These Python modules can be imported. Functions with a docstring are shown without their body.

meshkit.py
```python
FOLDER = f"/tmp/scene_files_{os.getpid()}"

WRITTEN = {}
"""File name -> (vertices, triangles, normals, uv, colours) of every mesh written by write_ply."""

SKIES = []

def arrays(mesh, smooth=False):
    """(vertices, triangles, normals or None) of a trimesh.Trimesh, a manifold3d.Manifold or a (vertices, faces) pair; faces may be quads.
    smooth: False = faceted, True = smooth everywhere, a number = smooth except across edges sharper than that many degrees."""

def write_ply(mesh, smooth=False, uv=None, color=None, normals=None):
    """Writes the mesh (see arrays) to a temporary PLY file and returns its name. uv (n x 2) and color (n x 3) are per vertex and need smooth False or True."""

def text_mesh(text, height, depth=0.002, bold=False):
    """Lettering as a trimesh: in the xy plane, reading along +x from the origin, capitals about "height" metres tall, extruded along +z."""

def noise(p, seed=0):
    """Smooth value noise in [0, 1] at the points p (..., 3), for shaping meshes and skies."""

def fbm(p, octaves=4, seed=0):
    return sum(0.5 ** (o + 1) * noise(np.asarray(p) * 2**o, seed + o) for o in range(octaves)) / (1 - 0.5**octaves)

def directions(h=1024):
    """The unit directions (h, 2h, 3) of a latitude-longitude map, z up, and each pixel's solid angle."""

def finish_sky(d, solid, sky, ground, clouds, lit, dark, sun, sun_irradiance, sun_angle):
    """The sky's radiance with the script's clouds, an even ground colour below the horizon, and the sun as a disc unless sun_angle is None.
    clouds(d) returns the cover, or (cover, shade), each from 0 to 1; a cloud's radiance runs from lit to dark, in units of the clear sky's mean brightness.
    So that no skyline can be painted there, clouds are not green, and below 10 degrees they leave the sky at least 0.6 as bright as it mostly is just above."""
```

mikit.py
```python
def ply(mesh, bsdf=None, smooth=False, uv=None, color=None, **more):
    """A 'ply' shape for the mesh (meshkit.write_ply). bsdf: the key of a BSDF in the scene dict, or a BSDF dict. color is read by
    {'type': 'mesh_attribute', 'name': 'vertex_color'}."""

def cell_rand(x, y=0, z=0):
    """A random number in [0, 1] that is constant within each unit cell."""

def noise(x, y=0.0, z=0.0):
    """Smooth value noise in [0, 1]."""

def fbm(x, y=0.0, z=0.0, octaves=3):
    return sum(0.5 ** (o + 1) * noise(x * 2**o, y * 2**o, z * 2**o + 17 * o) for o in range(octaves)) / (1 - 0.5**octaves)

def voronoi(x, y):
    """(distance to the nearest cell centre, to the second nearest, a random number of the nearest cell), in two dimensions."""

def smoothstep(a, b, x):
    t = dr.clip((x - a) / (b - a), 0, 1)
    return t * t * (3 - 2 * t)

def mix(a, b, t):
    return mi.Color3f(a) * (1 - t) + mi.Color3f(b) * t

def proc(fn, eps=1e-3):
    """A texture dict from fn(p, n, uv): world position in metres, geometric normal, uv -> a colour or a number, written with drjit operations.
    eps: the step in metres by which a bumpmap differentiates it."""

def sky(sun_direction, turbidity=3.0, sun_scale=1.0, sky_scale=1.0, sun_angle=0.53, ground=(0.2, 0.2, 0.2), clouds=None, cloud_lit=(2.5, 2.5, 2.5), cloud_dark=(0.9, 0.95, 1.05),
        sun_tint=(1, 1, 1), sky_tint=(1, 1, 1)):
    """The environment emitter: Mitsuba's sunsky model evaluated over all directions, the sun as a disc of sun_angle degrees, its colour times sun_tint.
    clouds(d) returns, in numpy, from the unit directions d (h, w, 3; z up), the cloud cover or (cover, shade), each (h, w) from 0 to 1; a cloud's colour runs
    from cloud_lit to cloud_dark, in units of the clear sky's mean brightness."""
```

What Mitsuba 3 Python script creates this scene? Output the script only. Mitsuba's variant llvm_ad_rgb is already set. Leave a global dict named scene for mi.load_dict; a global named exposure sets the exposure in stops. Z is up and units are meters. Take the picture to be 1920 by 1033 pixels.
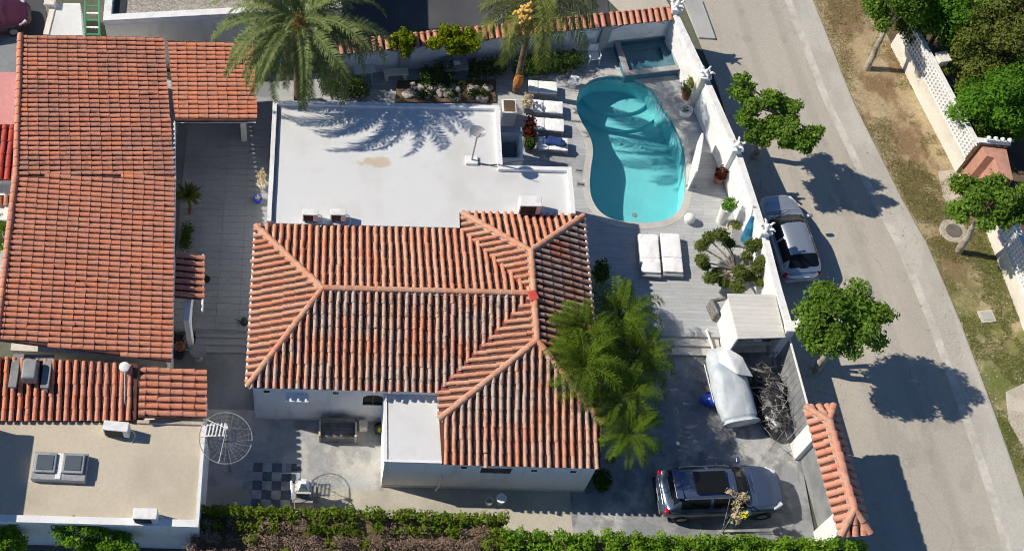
import math, random
import numpy as np, trimesh, shapely
import shapely.geometry as sg
import shapely.affinity
import manifold3d as m3
import drjit as dr
import mitsuba as mi
import mikit, meshkit
from mikit import noise, fbm, voronoi, cell_rand, smoothstep, mix, proc, ply

T = mi.ScalarTransform4f
scene, labels = {}, {}
R = random.Random(7)
NR = np.random.default_rng(7)

# ------------------------------------------------------------------ camera, sky, exposure
EYE = np.array([0.0, 0.0, 46.0])
AIM = np.array([-0.014265, 0.492217, -0.870356])
scene['camera'] = {'type': 'perspective', 'fov': 43.8179, 'fov_axis': 'x', 'near_clip': 0.5, 'far_clip': 2000.0,
                   'principal_point_offset_x': 0.20365,
                   'to_world': T().look_at(origin=EYE.tolist(), target=(EYE + AIM).tolist(), up=[0, 0, 1])}
scene['sky_light'] = mikit.sky([-1.135, 0.283, 1.0], turbidity=3, sun_scale=1.0, sky_scale=0.5, sky_tint=(0.78, 0.99, 1.25), sun_tint=(0.89, 1.0, 1.2))
exposure = 2.05

# ------------------------------------------------------------------ helpers
def numbered(key):
    if key not in taken:
        taken.add(key); return key
    i = counts.get(key, 0) + 1
    while f'{key}_{i:03d}' in taken: i += 1
    counts[key] = i; taken.add(f'{key}_{i:03d}')
    return f'{key}_{i:03d}'
taken, counts = set(), {}

def thing(name, label, cat, group=None):
    k = numbered(name); tag(k, label, cat, group); return k

def tag(k, label=None, cat=None, group=None, kind=None):
    d = {}
    if label: d['label'] = label
    if cat: d['category'] = cat
    if group: d['group'] = group
    if kind: d['kind'] = kind
    labels[k] = d
    return k

def put(parent, name, mesh, bsdf, smooth=False, at=None, uv=None, kind=None, label=None):
    """One entry of the scene under parent ('' = top level)."""
    k = numbered(f'{parent}__{name}' if parent else name)
    d = mesh if isinstance(mesh, dict) else ply(mesh, None, smooth, uv=uv)
    d = {**d, 'bsdf': {'type': 'ref', 'id': bsdf}}
    if at is not None: d['to_world'] = T(at) if isinstance(at, np.ndarray) else at
    scene[k] = d
    if kind or label: tag(k, label, kind=kind)
    return k

def struct(name, mesh, bsdf, label, smooth=False, uv=None):
    k = put('', name, mesh, bsdf, smooth, uv=uv)
    return tag(k, label, kind='structure')

def solo(name, mesh, bsdf, label, cat, smooth=False, at=None, uv=None, group=None):
    k = put('', name, mesh, bsdf, smooth, at, uv)
    return tag(k, label, cat, group)

def xf(loc=(0, 0, 0), rz=0.0, sc=1.0, rx=0.0, ry=0.0):
    t = T().translate(list(map(float, loc))).rotate([0, 0, 1], rz).rotate([0, 1, 0], ry).rotate([1, 0, 0], rx)
    return t.scale([sc] * 3 if np.isscalar(sc) else list(sc))

def moved(mesh, loc=(0, 0, 0), rz=0.0, rx=0.0, ry=0.0, sc=1.0):
    m = mesh.copy(); m.apply_transform(np.array(xf(loc, rz, sc, rx, ry).matrix, float)); return m

def tm(m):
    """manifold -> trimesh"""
    a = m.to_mesh()
    return trimesh.Trimesh(np.array(a.vert_properties[:, :3], float), np.array(a.tri_verts), process=False)

def box(x0, x1, y0, y1, z0, z1):
    b = trimesh.creation.box((x1 - x0, y1 - y0, z1 - z0))
    b.apply_translation(((x0 + x1) / 2, (y0 + y1) / 2, (z0 + z1) / 2)); return b

def rbox(sx, sy, sz, r=0.03, z0=0.0, seg=8):
    """rounded box, centred in x and y, standing on z0"""
    s = m3.Manifold.sphere(r, seg)
    pts = [s.translate((a * (sx / 2 - r), b * (sy / 2 - r), c)) for a in (-1, 1) for b in (-1, 1) for c in (z0 + r, z0 + sz - r)]
    return tm(m3.Manifold.batch_hull(pts))

def cushion(sx, sy, sz, r, z0, seed=0):
    """a soft, slightly uneven cushion"""
    m = trimesh.creation.box((sx, sy, sz)); m = m.subdivide_to_size(.09); v = np.array(m.vertices)
    c = np.clip(v, [-sx / 2 + r, -sy / 2 + r, -sz / 2 + r], [sx / 2 - r, sy / 2 - r, sz / 2 - r]); d = v - c; l = np.linalg.norm(d, axis=1, keepdims=True)
    v = c + d / np.maximum(l, 1e-9) * np.minimum(l, r)
    v[:, 2] += (meshkit.fbm(np.c_[v[:, :2] * 5, np.full(len(v), seed * 7.3)]) - .5) * .05 * (v[:, 2] > 0) + .02 * (1 - (2 * v[:, 0] / sx) ** 2) * (1 - (2 * v[:, 1] / sy) ** 2) * (v[:, 2] > 0)
    m.vertices = v + [0, 0, z0 + sz / 2]; m.merge_vertices(); return m

def cham(sx, sy, sz, c=0.01, z0=0.0):
    """chamfered box"""
    v = []
    for a in (-1, 1):
        for b in (-1, 1):
            for w in (0, 1):
                z = z0 + w * sz; dz = c if w == 0 else -c
                v += [(a * (sx / 2 - c), b * (sy / 2 - c), z), (a * sx / 2, b * (sy / 2 - c), z + dz), (a * (sx / 2 - c), b * sy / 2, z + dz)]
    return trimesh.convex.convex_hull(np.array(v))

def prism(poly, z0, z1):
    p = poly if hasattr(poly, 'exterior') else sg.Polygon(poly)
    m = trimesh.creation.extrude_polygon(p, z1 - z0, engine='earcut'); m.apply_translation((0, 0, z0)); return m

def sheet(poly, z, step=None):
    p = poly if hasattr(poly, 'exterior') else sg.Polygon(poly)
    v, f = trimesh.creation.triangulate_polygon(p, engine='earcut')
    m = trimesh.Trimesh(np.c_[v, np.full(len(v), z)], f, process=False)
    if m.face_normals[:, 2].sum() < 0: m.invert()
    return m

def tube(pts, r, sides=6, cap=True):
    p = np.asarray(pts, float); n = len(p)
    r = np.broadcast_to(r, (n,)).astype(float)
    t = np.gradient(p, axis=0); t /= np.linalg.norm(t, axis=1, keepdims=True) + 1e-12
    ref = np.array([0, 0, 1.0]) if abs(t[:, 2]).mean() < .8 else np.array([1.0, 0, 0])
    a = np.cross(t, ref); a /= np.linalg.norm(a, axis=1, keepdims=True) + 1e-12
    b = np.cross(t, a); an = np.arange(sides) * 2 * np.pi / sides
    v = p[:, None] + r[:, None, None] * (np.cos(an)[None, :, None] * a[:, None] + np.sin(an)[None, :, None] * b[:, None])
    f = []
    for i in range(n - 1):
        for j in range(sides):
            q = i * sides + j, i * sides + (j + 1) % sides, (i + 1) * sides + (j + 1) % sides, (i + 1) * sides + j
            f += [(q[0], q[2], q[1]), (q[0], q[3], q[2])]
    v = v.reshape(-1, 3)
    if cap:
        v = np.vstack([v, p[:1], p[-1:]])
        for j in range(sides):
            f += [(len(v) - 2, j, (j + 1) % sides), (len(v) - 1, (n - 1) * sides + (j + 1) % sides, (n - 1) * sides + j)]
    return trimesh.Trimesh(v, np.array(f), process=False)

def cat(ms): return trimesh.util.concatenate(list(ms))

def lathe(prof, seg=20):
    return trimesh.creation.revolve(np.array(prof, float), sections=seg)

def rippled(poly, z, step=.16, amp=.012, sc=2.4):
    """a water surface with small real ripples"""
    x0, y0, x1, y1 = poly.bounds; g = [(x, y) for x in np.arange(x0, x1, step) for y in np.arange(y0, y1, step)]
    g = np.array(g) + NR.uniform(-.03, .03, (len(g), 2)); inn = poly.buffer(-.05); g = g[shapely.contains_xy(inn, g[:, 0], g[:, 1])]
    v = np.vstack([np.array(poly.segmentize(step).exterior.coords)[:-1], g])
    from scipy.spatial import Delaunay
    f = Delaunay(v).simplices; c = v[f].mean(1); f = f[shapely.contains_xy(poly.buffer(.001), c[:, 0], c[:, 1])]
    h = np.asarray(meshkit.fbm(np.c_[v[:, 0] * sc, v[:, 1] * sc * 1.4, np.zeros(len(v))])).ravel() - .5
    m = trimesh.Trimesh(np.c_[v, z + amp * 2 * h], f, process=False)
    if m.face_normals[:, 2].sum() < 0: m.invert()
    return m

def wall_run(pts, th, z0, z1):
    """a wall of thickness th along a polyline"""
    return prism(sg.LineString(pts).buffer(th / 2, cap_style=2, join_style=2), z0, z1)

def smoothline(pts, n=120):
    """closed Catmull-Rom curve"""
    p = np.array(pts, float); k = len(p); out = []
    for i in range(k):
        a, b, c, d = p[(i - 1) % k], p[i], p[(i + 1) % k], p[(i + 2) % k]
        for t in np.linspace(0, 1, max(2, n // k), endpoint=False):
            out.append(.5 * (2 * b + (c - a) * t + (2 * a - 5 * b + 4 * c - d) * t * t + (3 * b - a - 3 * c + d) * t ** 3))
    return np.array(out)

# ------------------------------------------------------------------ materials
def mat(name, color, rough=0.7, spec=0.4, bump=None, thin=None, **more):
    d = {'type': 'principled', 'base_color': color if isinstance(color, dict) else {'type': 'rgb', 'value': list(color)},
         'roughness': rough, 'specular': spec, **more}
    if thin is not None:
        d = {'type': 'principledthin', 'base_color': d['base_color'], 'roughness': rough, 'diff_trans': thin, 'spec_trans': 0.0, 'eta': 1.3}
        scene[name] = d; return name
    if bump:
        fn, s, eps = bump
        d = {'type': 'bumpmap', 'arbitrary': {**proc(fn, eps)}, 'scale': s, 'bsdf': d}
    scene[name] = {'type': 'twosided', 'bsdf': d}
    return name

def blotch(base, dark, sc=0.8, lo=.35, hi=.75, fine=9.0, amt=.12):
    """a colour with broad stains and fine grain"""
    def fn(p, n, uv):
        t = smoothstep(lo, hi, fbm(p.x * sc + 3.1, p.y * sc, p.z * sc, 4))
        g = 1 + amt * (fbm(p.x * fine, p.y * fine, p.z * fine, 3) - .5) * 2
        return mix(base, dark, t) * g
    return proc(fn)

def tilecolor(c1, c2, c3, moss):
    """barrel tiles: uv.x = the tile's own tone, uv.y = how weathered its slope is"""
    def fn(p, n, uv):
        c = mix(mix(c1, c2, smoothstep(.15, .75, uv.x)), c3, smoothstep(.93, .97, uv.x) * .7)
        w = smoothstep(.32, .66, fbm(p.x * 1.1, p.y * 1.1, p.z * 1.1, 4)) * uv.y
        s = smoothstep(.5, .72, fbm(p.x * 7, p.y * 7, p.z * 7, 3)) * (.25 + .6 * uv.y)
        return mix(mix(c, moss, w * .88), [.09, .07, .06], s * .6) * (.86 + .28 * fbm(p.x * 22, p.y * 22, p.z * 22, 2))
    return proc(fn)

mat('villa_tile', tilecolor([.57, .22, .12], [.56, .30, .19], [.55, .12, .08], [.45, .37, .31]), .8)
mat('house_tile', tilecolor([.66, .235, .125], [.62, .265, .165], [.74, .25, .09], [.30, .17, .13]), .8)
mat('gate_tile', tilecolor([.60, .24, .15], [.54, .28, .19], [.55, .16, .09], [.4, .25, .19]), .8)
mat('pan_tile', blotch([.12, .05, .035], [.05, .028, .022], 2.0), .85)
mat('ridge_tile', blotch([.56, .28, .18], [.44, .24, .17], 2.2), .8)
mat('red_tile', blotch([.50, .07, .05], [.38, .06, .05], 3), .7)
mat('valley_red', blotch([.24, .05, .04], [.14, .04, .035], 3), .7)
mat('mortar', blotch([.50, .44, .36], [.36, .31, .26], 3), .9)
def _ww(p, n, uv):
    c = mix([.73, .73, .72], [.61, .61, .60], smoothstep(.45, .9, fbm(p.x * .7, p.y * .7, p.z * .7, 4)))
    s = smoothstep(.52, .8, fbm(p.x * 5, p.y * 5, p.z * .5, 4))
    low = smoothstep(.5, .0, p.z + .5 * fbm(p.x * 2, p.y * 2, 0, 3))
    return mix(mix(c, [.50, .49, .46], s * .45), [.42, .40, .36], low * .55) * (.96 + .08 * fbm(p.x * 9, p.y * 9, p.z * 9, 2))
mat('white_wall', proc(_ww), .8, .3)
mat('cream_wall', blotch([.70, .66, .58], [.56, .52, .44], .9, .4, .85, 6, .06), .85, .3)
mat('grey_wall', blotch([.36, .36, .36], [.27, .27, .28], 1.2), .8)
def _wr(p, n, uv):
    c = mix([.62, .63, .63], [.54, .54, .52], smoothstep(.5, .9, fbm(p.x * .55, p.y * .55, 2.0, 4)))
    c = mix(c, [.54, .52, .47], .22 * smoothstep(.62, .8, fbm(p.x * 2.3 + 9, p.y * 2.3, 5.0, 4)))
    dx, dy = (p.x - 2.35 + .5 * fbm(p.x * 2, p.y * 2, 0, 2)) / .85, (p.y - 29.6) / .28
    rust = smoothstep(1.15, .5, dr.sqrt(dx * dx + dy * dy) + 1.1 * (fbm(p.x * 4, p.y * 4, 1.0, 3) - .5))
    seam = smoothstep(.012, .004, dr.abs(p.x / 1.0 - dr.floor(p.x / 1.0) - .5) * 1.0)
    return mix(mix(c, [.50, .40, .27], rust * .8), [.6, .6, .6], seam * .35)
mat('white_roof', proc(_wr), .6, .3)
mat('beige_roof', blotch([.52, .46, .36], [.43, .38, .29], .5, .4, .8, 14, .08), .9, .2)
def _gravel(p, n, uv):
    a, b, r = voronoi(p.x * 14, p.y * 14)
    return mix([.42, .39, .33], [.22, .20, .18], r) * (.7 + .5 * smoothstep(0, .3, b - a))
mat('gravel', proc(_gravel), .95, .2)
mat('plaza', blotch([.22, .235, .25], [.15, .16, .175], .8, .3, .8, 12, .1), .75, .3)
mat('paving_slab', blotch([.31, .33, .35], [.25, .267, .285], .9, .3, .75, 18, .14), .7, .35)
def _deck(p, n, uv):
    """grey stamped planks across the pool terrace"""
    row = p.y / .17; i = dr.floor(row); f = row - i
    x = p.x / 1.9 + cell_rand(i, 3) ; j = dr.floor(x); g = x - j
    tone = cell_rand(i, j, 5)
    c = mix([.42, .435, .44], [.36, .375, .38], tone)
    c = c * (.86 + .28 * fbm(p.x * 2.2, p.y * 15, 0, 3))
    c = mix(c, [.235, .24, .245], .6 * smoothstep(.55, .8, fbm(p.x * .6, p.y * .6, 3.0, 4)))
    gap = dr.maximum(smoothstep(.06, .02, dr.minimum(f, 1 - f)), smoothstep(.008, .003, dr.minimum(g, 1 - g)))
    return mix(c, [.17, .17, .175], gap * .5)
def _deckh(p, n, uv):
    row = p.y / .17; f = row - dr.floor(row)
    return smoothstep(0.0, .07, dr.minimum(f, 1 - f))
mat('terrace_deck', proc(_deck), .65, .35)
mat('coping_stone', blotch([.50, .485, .45], [.40, .385, .36], 1.4, .4, .8, 10, .08), .8)
def _drive(p, n, uv):
    """stamped concrete drive: random flags with worn pale patches"""
    a, b, r = voronoi(p.x * 1.5 + .4 * noise(p.x * 3, p.y * 3), p.y * 1.9 + .4 * noise(p.x * 3 + 7, p.y * 3))
    c = mix([.29, .30, .315], [.22, .235, .25], r)
    c = mix(c, [.43, .43, .42], smoothstep(.5, .75, fbm(p.x * .9, p.y * .9, 1.0, 5)))
    c = mix(c, [.13, .135, .14], .6 * smoothstep(.5, .72, fbm(p.x * 2.1 + 5, p.y * 2.1, 4.0, 4)))
    return mix(c, [.15, .15, .155], .4 * smoothstep(.045, .015, b - a)) * (.88 + .24 * fbm(p.x * 20, p.y * 20, 0, 2))
mat('drive_stone', proc(_drive), .55, .4)
def _yard(p, n, uv):
    a, b, r = voronoi(p.x * 1.2, p.y * 1.6)
    c = mix([.40, .41, .40], [.32, .33, .335], r)
    c = mix(c, [.46, .45, .42], smoothstep(.45, .75, fbm(p.x * .9, p.y * .9, 1.0, 4)))
    c = mix(c, [.21, .215, .22], .55 * smoothstep(.52, .74, fbm(p.x * 1.6 + 5, p.y * 1.6, 4.0, 5)))
    return c * (.88 + .24 * fbm(p.x * 20, p.y * 20, 0, 2))
mat('yard_stone', proc(_yard), .7, .35)
mat('path_beige', blotch([.46, .43, .36], [.37, .345, .29], .9, .4, .8, 16, .1), .85, .3)
def _road(p, n, uv):
    c = mix([.43, .40, .34], [.39, .362, .307], smoothstep(.3, .7, fbm(p.x * .35, p.y * .12, 0, 4)))
    c = mix(c, [.40, .375, .33], .35 * smoothstep(.5, .8, fbm(p.x * 1.2 + 4, p.y * .25, 2.0, 4)))
    c = mix(c, [.30, .285, .255], .4 * smoothstep(.62, .75, fbm(p.x * 1.7, p.y * 1.2, 7.0, 4)))
    a, b, r = voronoi(p.x * .32 + .5 * fbm(p.x, p.y, 0, 2), p.y * .16 + .4 * fbm(p.x + 9, p.y, 0, 2))
    c = mix(c, [.28, .26, .23], .45 * smoothstep(.010, .004, b - a))
    c = c * (1 - .10 * smoothstep(.35, .1, dr.abs(p.x - 20.9 - .12 * (28 - p.y))) - .10 * smoothstep(.35, .1, dr.abs(p.x - 22.6 - .12 * (28 - p.y))))
    return c * (.86 + .28 * fbm(p.x * 25, p.y * 25, 0, 3))
mat('road_concrete', proc(_road), .9, .25)
def _gut(p, n, uv):
    c = mix([.47, .45, .40], [.40, .38, .335], smoothstep(.35, .7, fbm(p.x * 1.1, p.y * .5, 0, 4)))
    return c * (.86 + .28 * fbm(p.x * 22, p.y * 22, 0, 3))
mat('gutter_concrete', proc(_gut), .9, .25)
mat('seam_concrete', blotch([.54, .515, .46], [.44, .42, .37], 2), .9, .25)
mat('sidewalk_concrete', blotch([.40, .40, .385], [.33, .33, .32], .9, .35, .75, 16, .1), .9, .25)
mat('asphalt', blotch([.055, .058, .066], [.075, .078, .082], .7, .35, .75, 24, .15), .85)
def _earth(p, n, uv):
    dry = smoothstep(25.0, 30.0, p.y + 5 * (fbm(p.x * .5, p.y * .5, 0, 4) - .5))
    green = mix([.09, .15, .035], [.24, .20, .09], fbm(p.x * .8, p.y * .8, 2.0, 4))
    straw = mix([.38, .30, .18], [.22, .15, .085], smoothstep(.4, .65, fbm(p.x * 1.3, p.y * .9, 1.0, 5)))
    c = mix(green, straw, .12 + .88 * dry)
    c = mix(c, [.46, .37, .24], .6 * smoothstep(.55, .75, fbm(p.x * 1.1 + 3, p.y * 1.1, 6.0, 5)))
    return c * (.7 + .6 * fbm(p.x * 16, p.y * 16, 0, 3))
mat('dry_verge', proc(_earth), .95, .1)
mat('soil', blotch([.16, .115, .075], [.10, .075, .05], 1.2, .35, .7, 9, .2), .95, .1)
def _dirt(p, n, uv):
    return mix([.13, .135, .10], [.09, .10, .07], smoothstep(.3, .7, fbm(p.x * .3, p.y * .3, 0, 4))) * (.8 + .4 * fbm(p.x * 9, p.y * 9, 0, 3))
mat('bare_ground', proc(_dirt), .95, .1)
mat('pool_plaster', blotch([.15, .56, .59], [.12, .52, .56], .8, .4, .8, 8, .05), .7)
mat('spa_plaster', blotch([.055, .17, .23], [.04, .13, .18], .8), .6)
scene['pool_water'] = {'type': 'thindielectric', 'int_ior': 1.33}
scene['window_pane'] = {'type': 'thindielectric', 'int_ior': 1.5}
mat('white_paint', blotch([.76, .76, .75], [.66, .66, .64], 3, .45, .8), .45)
mat('pool_tile', blotch([.10, .30, .38], [.06, .22, .32], 6), .3)
mat('white_cloth', blotch([.82, .82, .81], [.76, .76, .76], 3, .4, .8, 30, .04), .85, .2)
mat('white_metal', blotch([.72, .72, .70], [.62, .62, .60], 4), .5)
mat('dark_metal', [.04, .042, .047], .45)
mat('grey_metal', blotch([.30, .31, .32], [.22, .23, .24], 3), .45, .5)
mat('skylight_pane', [.09, .11, .125], .2, .6)
mat('sheet_metal', blotch([.25, .26, .26], [.18, .19, .20], 1.6), .5, .5)
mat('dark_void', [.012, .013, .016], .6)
mat('dark_glass', [.01, .012, .014], .14, .25)
mat('black_rubber', [.02, .02, .021], .7)
mat('black_plastic', [.025, .026, .03], .45)
mat('grille_dark', [.03, .03, .03], .7)
mat('copper_hose', [.7, .68, .64], .6)
mat('silver_paint', [.40, .445, .50], .3, .6, metallic=.65, clearcoat=.8, clearcoat_gloss=.9)
mat('blue_paint', [.075, .11, .19], .27, .6, metallic=.45, clearcoat=1.0, clearcoat_gloss=.92)
mat('maroon_paint', [.07, .012, .03], .35, .6, metallic=.2, clearcoat=.8)
mat('tail_red', [.45, .01, .015], .2)
mat('lamp_clear', [.6, .62, .64], .12, .7)
mat('rim_alloy', [.55, .55, .56], .3, .6, metallic=.8)
mat('chrome', [.6, .6, .61], .15, .6, metallic=.9)
mat('blue_plastic', [.015, .05, .36], .3, .5)
mat('blue_fabric', blotch([.025, .06, .20], [.02, .04, .12], 5), .85, .2)
mat('navy_cloth', blotch([.03, .045, .10], [.02, .025, .06], 6), .9, .2)
mat('turquoise_fabric', blotch([.05, .26, .40], [.02, .12, .24], 2.5, .4, .6), .8, .2)
def _tarp(p, n, uv):
    s = smoothstep(.4, .66, fbm(p.x * 1.3 + 2, p.y * .9, p.z, 4))
    return mix([.48, .53, .56], [.26, .33, .42], s) * (.9 + .2 * fbm(p.x * 9, p.y * 9, p.z * 9, 2))
mat('boat_tarp', proc(_tarp), .5, .4)
mat('pale_tarp', blotch([.72, .74, .73], [.6, .64, .64], 2), .6, .3)
def _junk(p, n, uv):
    return mix([.022, .022, .025], [.16, .16, .155], smoothstep(.58, .70, fbm(p.x * 5, p.y * 5, p.z * 5, 4)))
mat('dark_sheeting', proc(_junk), .35, .5)
mat('branch_wood', blotch([.34, .34, .34], [.06, .06, .062], 4, .3, .6), .9)
mat('grey_wood', blotch([.17, .165, .16], [.12, .115, .11], 5), .85)
mat('pale_wood', blotch([.56, .52, .45], [.46, .43, .37], 2.5), .8)
def _shedroof(p, n, uv):
    r = p.y / .19; f = r - dr.floor(r)
    return mix([.62, .60, .56], [.54, .52, .48], cell_rand(dr.floor(r), 2)) * (1 - .22 * smoothstep(.08, .02, dr.minimum(f, 1 - f))) * (.9 + .2 * fbm(p.x * 2, p.y * 8, 0, 3))
mat('shed_boards', proc(_shedroof), .8)
mat('wicker', blotch([.22, .21, .20], [.12, .115, .11], 9), .8)
mat('grey_cushion', blotch([.40, .42, .43], [.34, .36, .37], 4), .9, .2)
mat('terracotta', blotch([.42, .18, .10], [.33, .14, .08], 4), .8)
mat('terracotta_paint', blotch([.48, .25, .18], [.40, .21, .15], 2), .8)
mat('brown_door', blotch([.10, .055, .035], [.07, .04, .03], 5), .6)
mat('pink_paint', blotch([.62, .27, .26], [.55, .25, .24], 1.2, .4, .8, 8, .08), .8)
mat('green_paint', [.06, .25, .13], .5)
mat('glass_grey', [.13, .15, .16], .15, .5)
mat('yellow_plastic', [.62, .55, .04], .4)
mat('manhole_iron', blotch([.16, .145, .13], [.11, .10, .09], 9), .7)
mat('patch_concrete', blotch([.52, .47, .39], [.42, .38, .31], 2, .4, .75, 14, .1), .9, .2)
mat('chequer_white', blotch([.40, .41, .42], [.28, .29, .30], 3), .5)
mat('chequer_black', blotch([.12, .135, .155], [.08, .09, .11], 3), .5)
mat('boulder', blotch([.40, .37, .34], [.24, .215, .195], 3, .4, .7, 12, .15), .9)
mat('bark', blotch([.30, .26, .21], [.17, .145, .115], 6, .35, .7, 25, .25), .95, .1)
mat('pale_bark', blotch([.42, .37, .30], [.27, .23, .18], 5, .35, .7, 25, .2), .95, .1)
mat('palm_bark', blotch([.20, .14, .09], [.11, .075, .05], 9, .35, .7, 20, .3), .95, .1)
mat('orange_bark', blotch([.55, .22, .05], [.30, .12, .04], 7, .4, .7), .9, .1)
mat('dead_frond', blotch([.36, .23, .12], [.26, .15, .08], 6), .9, .1)
mat('date_fruit', blotch([.62, .40, .10], [.48, .28, .06], 9), .7)
def leafcolor(dark, light, yellow, sc=.9):
    def fn(p, n, uv):
        c = mix(dark, light, uv.x)
        return mix(c, yellow, .85 * smoothstep(.8, 1.0, uv.y)) * (.72 + .56 * fbm(p.x * sc, p.y * sc, p.z * sc, 3))
    return proc(fn)
mat('street_leaf', leafcolor([.07, .16, .018], [.24, .38, .06], [.38, .42, .09]), .5, thin=.8)
mat('dark_leaf', leafcolor([.028, .065, .012], [.08, .14, .026], [.12, .13, .04]), .5, thin=.4)
mat('olive_leaf', leafcolor([.11, .15, .03], [.28, .31, .075], [.40, .35, .12]), .55, thin=.8)
mat('lawn_leaf', leafcolor([.06, .17, .016], [.17, .35, .04], [.25, .34, .06]), .5, thin=.8)
mat('citrus_leaf', leafcolor([.10, .17, .008], [.24, .30, .012], [.50, .38, .02]), .5, thin=.6)
mat('hedge_leaf', leafcolor([.08, .14, .014], [.23, .31, .035], [.34, .32, .07]), .55, thin=.8)
mat('bright_leaf', leafcolor([.11, .24, .016], [.28, .46, .05], [.52, .52, .08]), .5, thin=.9)
mat('twig_brown', leafcolor([.20, .14, .11], [.38, .28, .22], [.45, .34, .25]), .9, thin=.5)
mat('dry_leaf', leafcolor([.40, .33, .20], [.62, .53, .36], [.70, .55, .12]), .8, thin=.4)
mat('red_leaf', leafcolor([.035, .010, .010], [.10, .022, .016], [.16, .08, .02]), .6, thin=.4)
mat('pad_leaf', leafcolor([.065, .095, .022], [.15, .19, .045], [.20, .22, .06], 3), .6, thin=.35)
mat('date_leaf', leafcolor([.085, .125, .038], [.24, .29, .11], [.40, .36, .15]), .45, thin=.35)
mat('queen_leaf', leafcolor([.05, .12, .018], [.20, .28, .035], [.50, .40, .05]), .5, thin=.5)
mat('feather_leaf', leafcolor([.045, .11, .015], [.20, .29, .03], [.56, .44, .07], 1.4), .5, thin=.9)
mat('grass_blade', leafcolor([.16, .16, .05], [.36, .29, .13], [.50, .40, .20]), .8, thin=.4)
mat('grass_green', leafcolor([.09, .14, .03], [.20, .22, .07], [.34, .30, .13]), .8, thin=.4)

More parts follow.
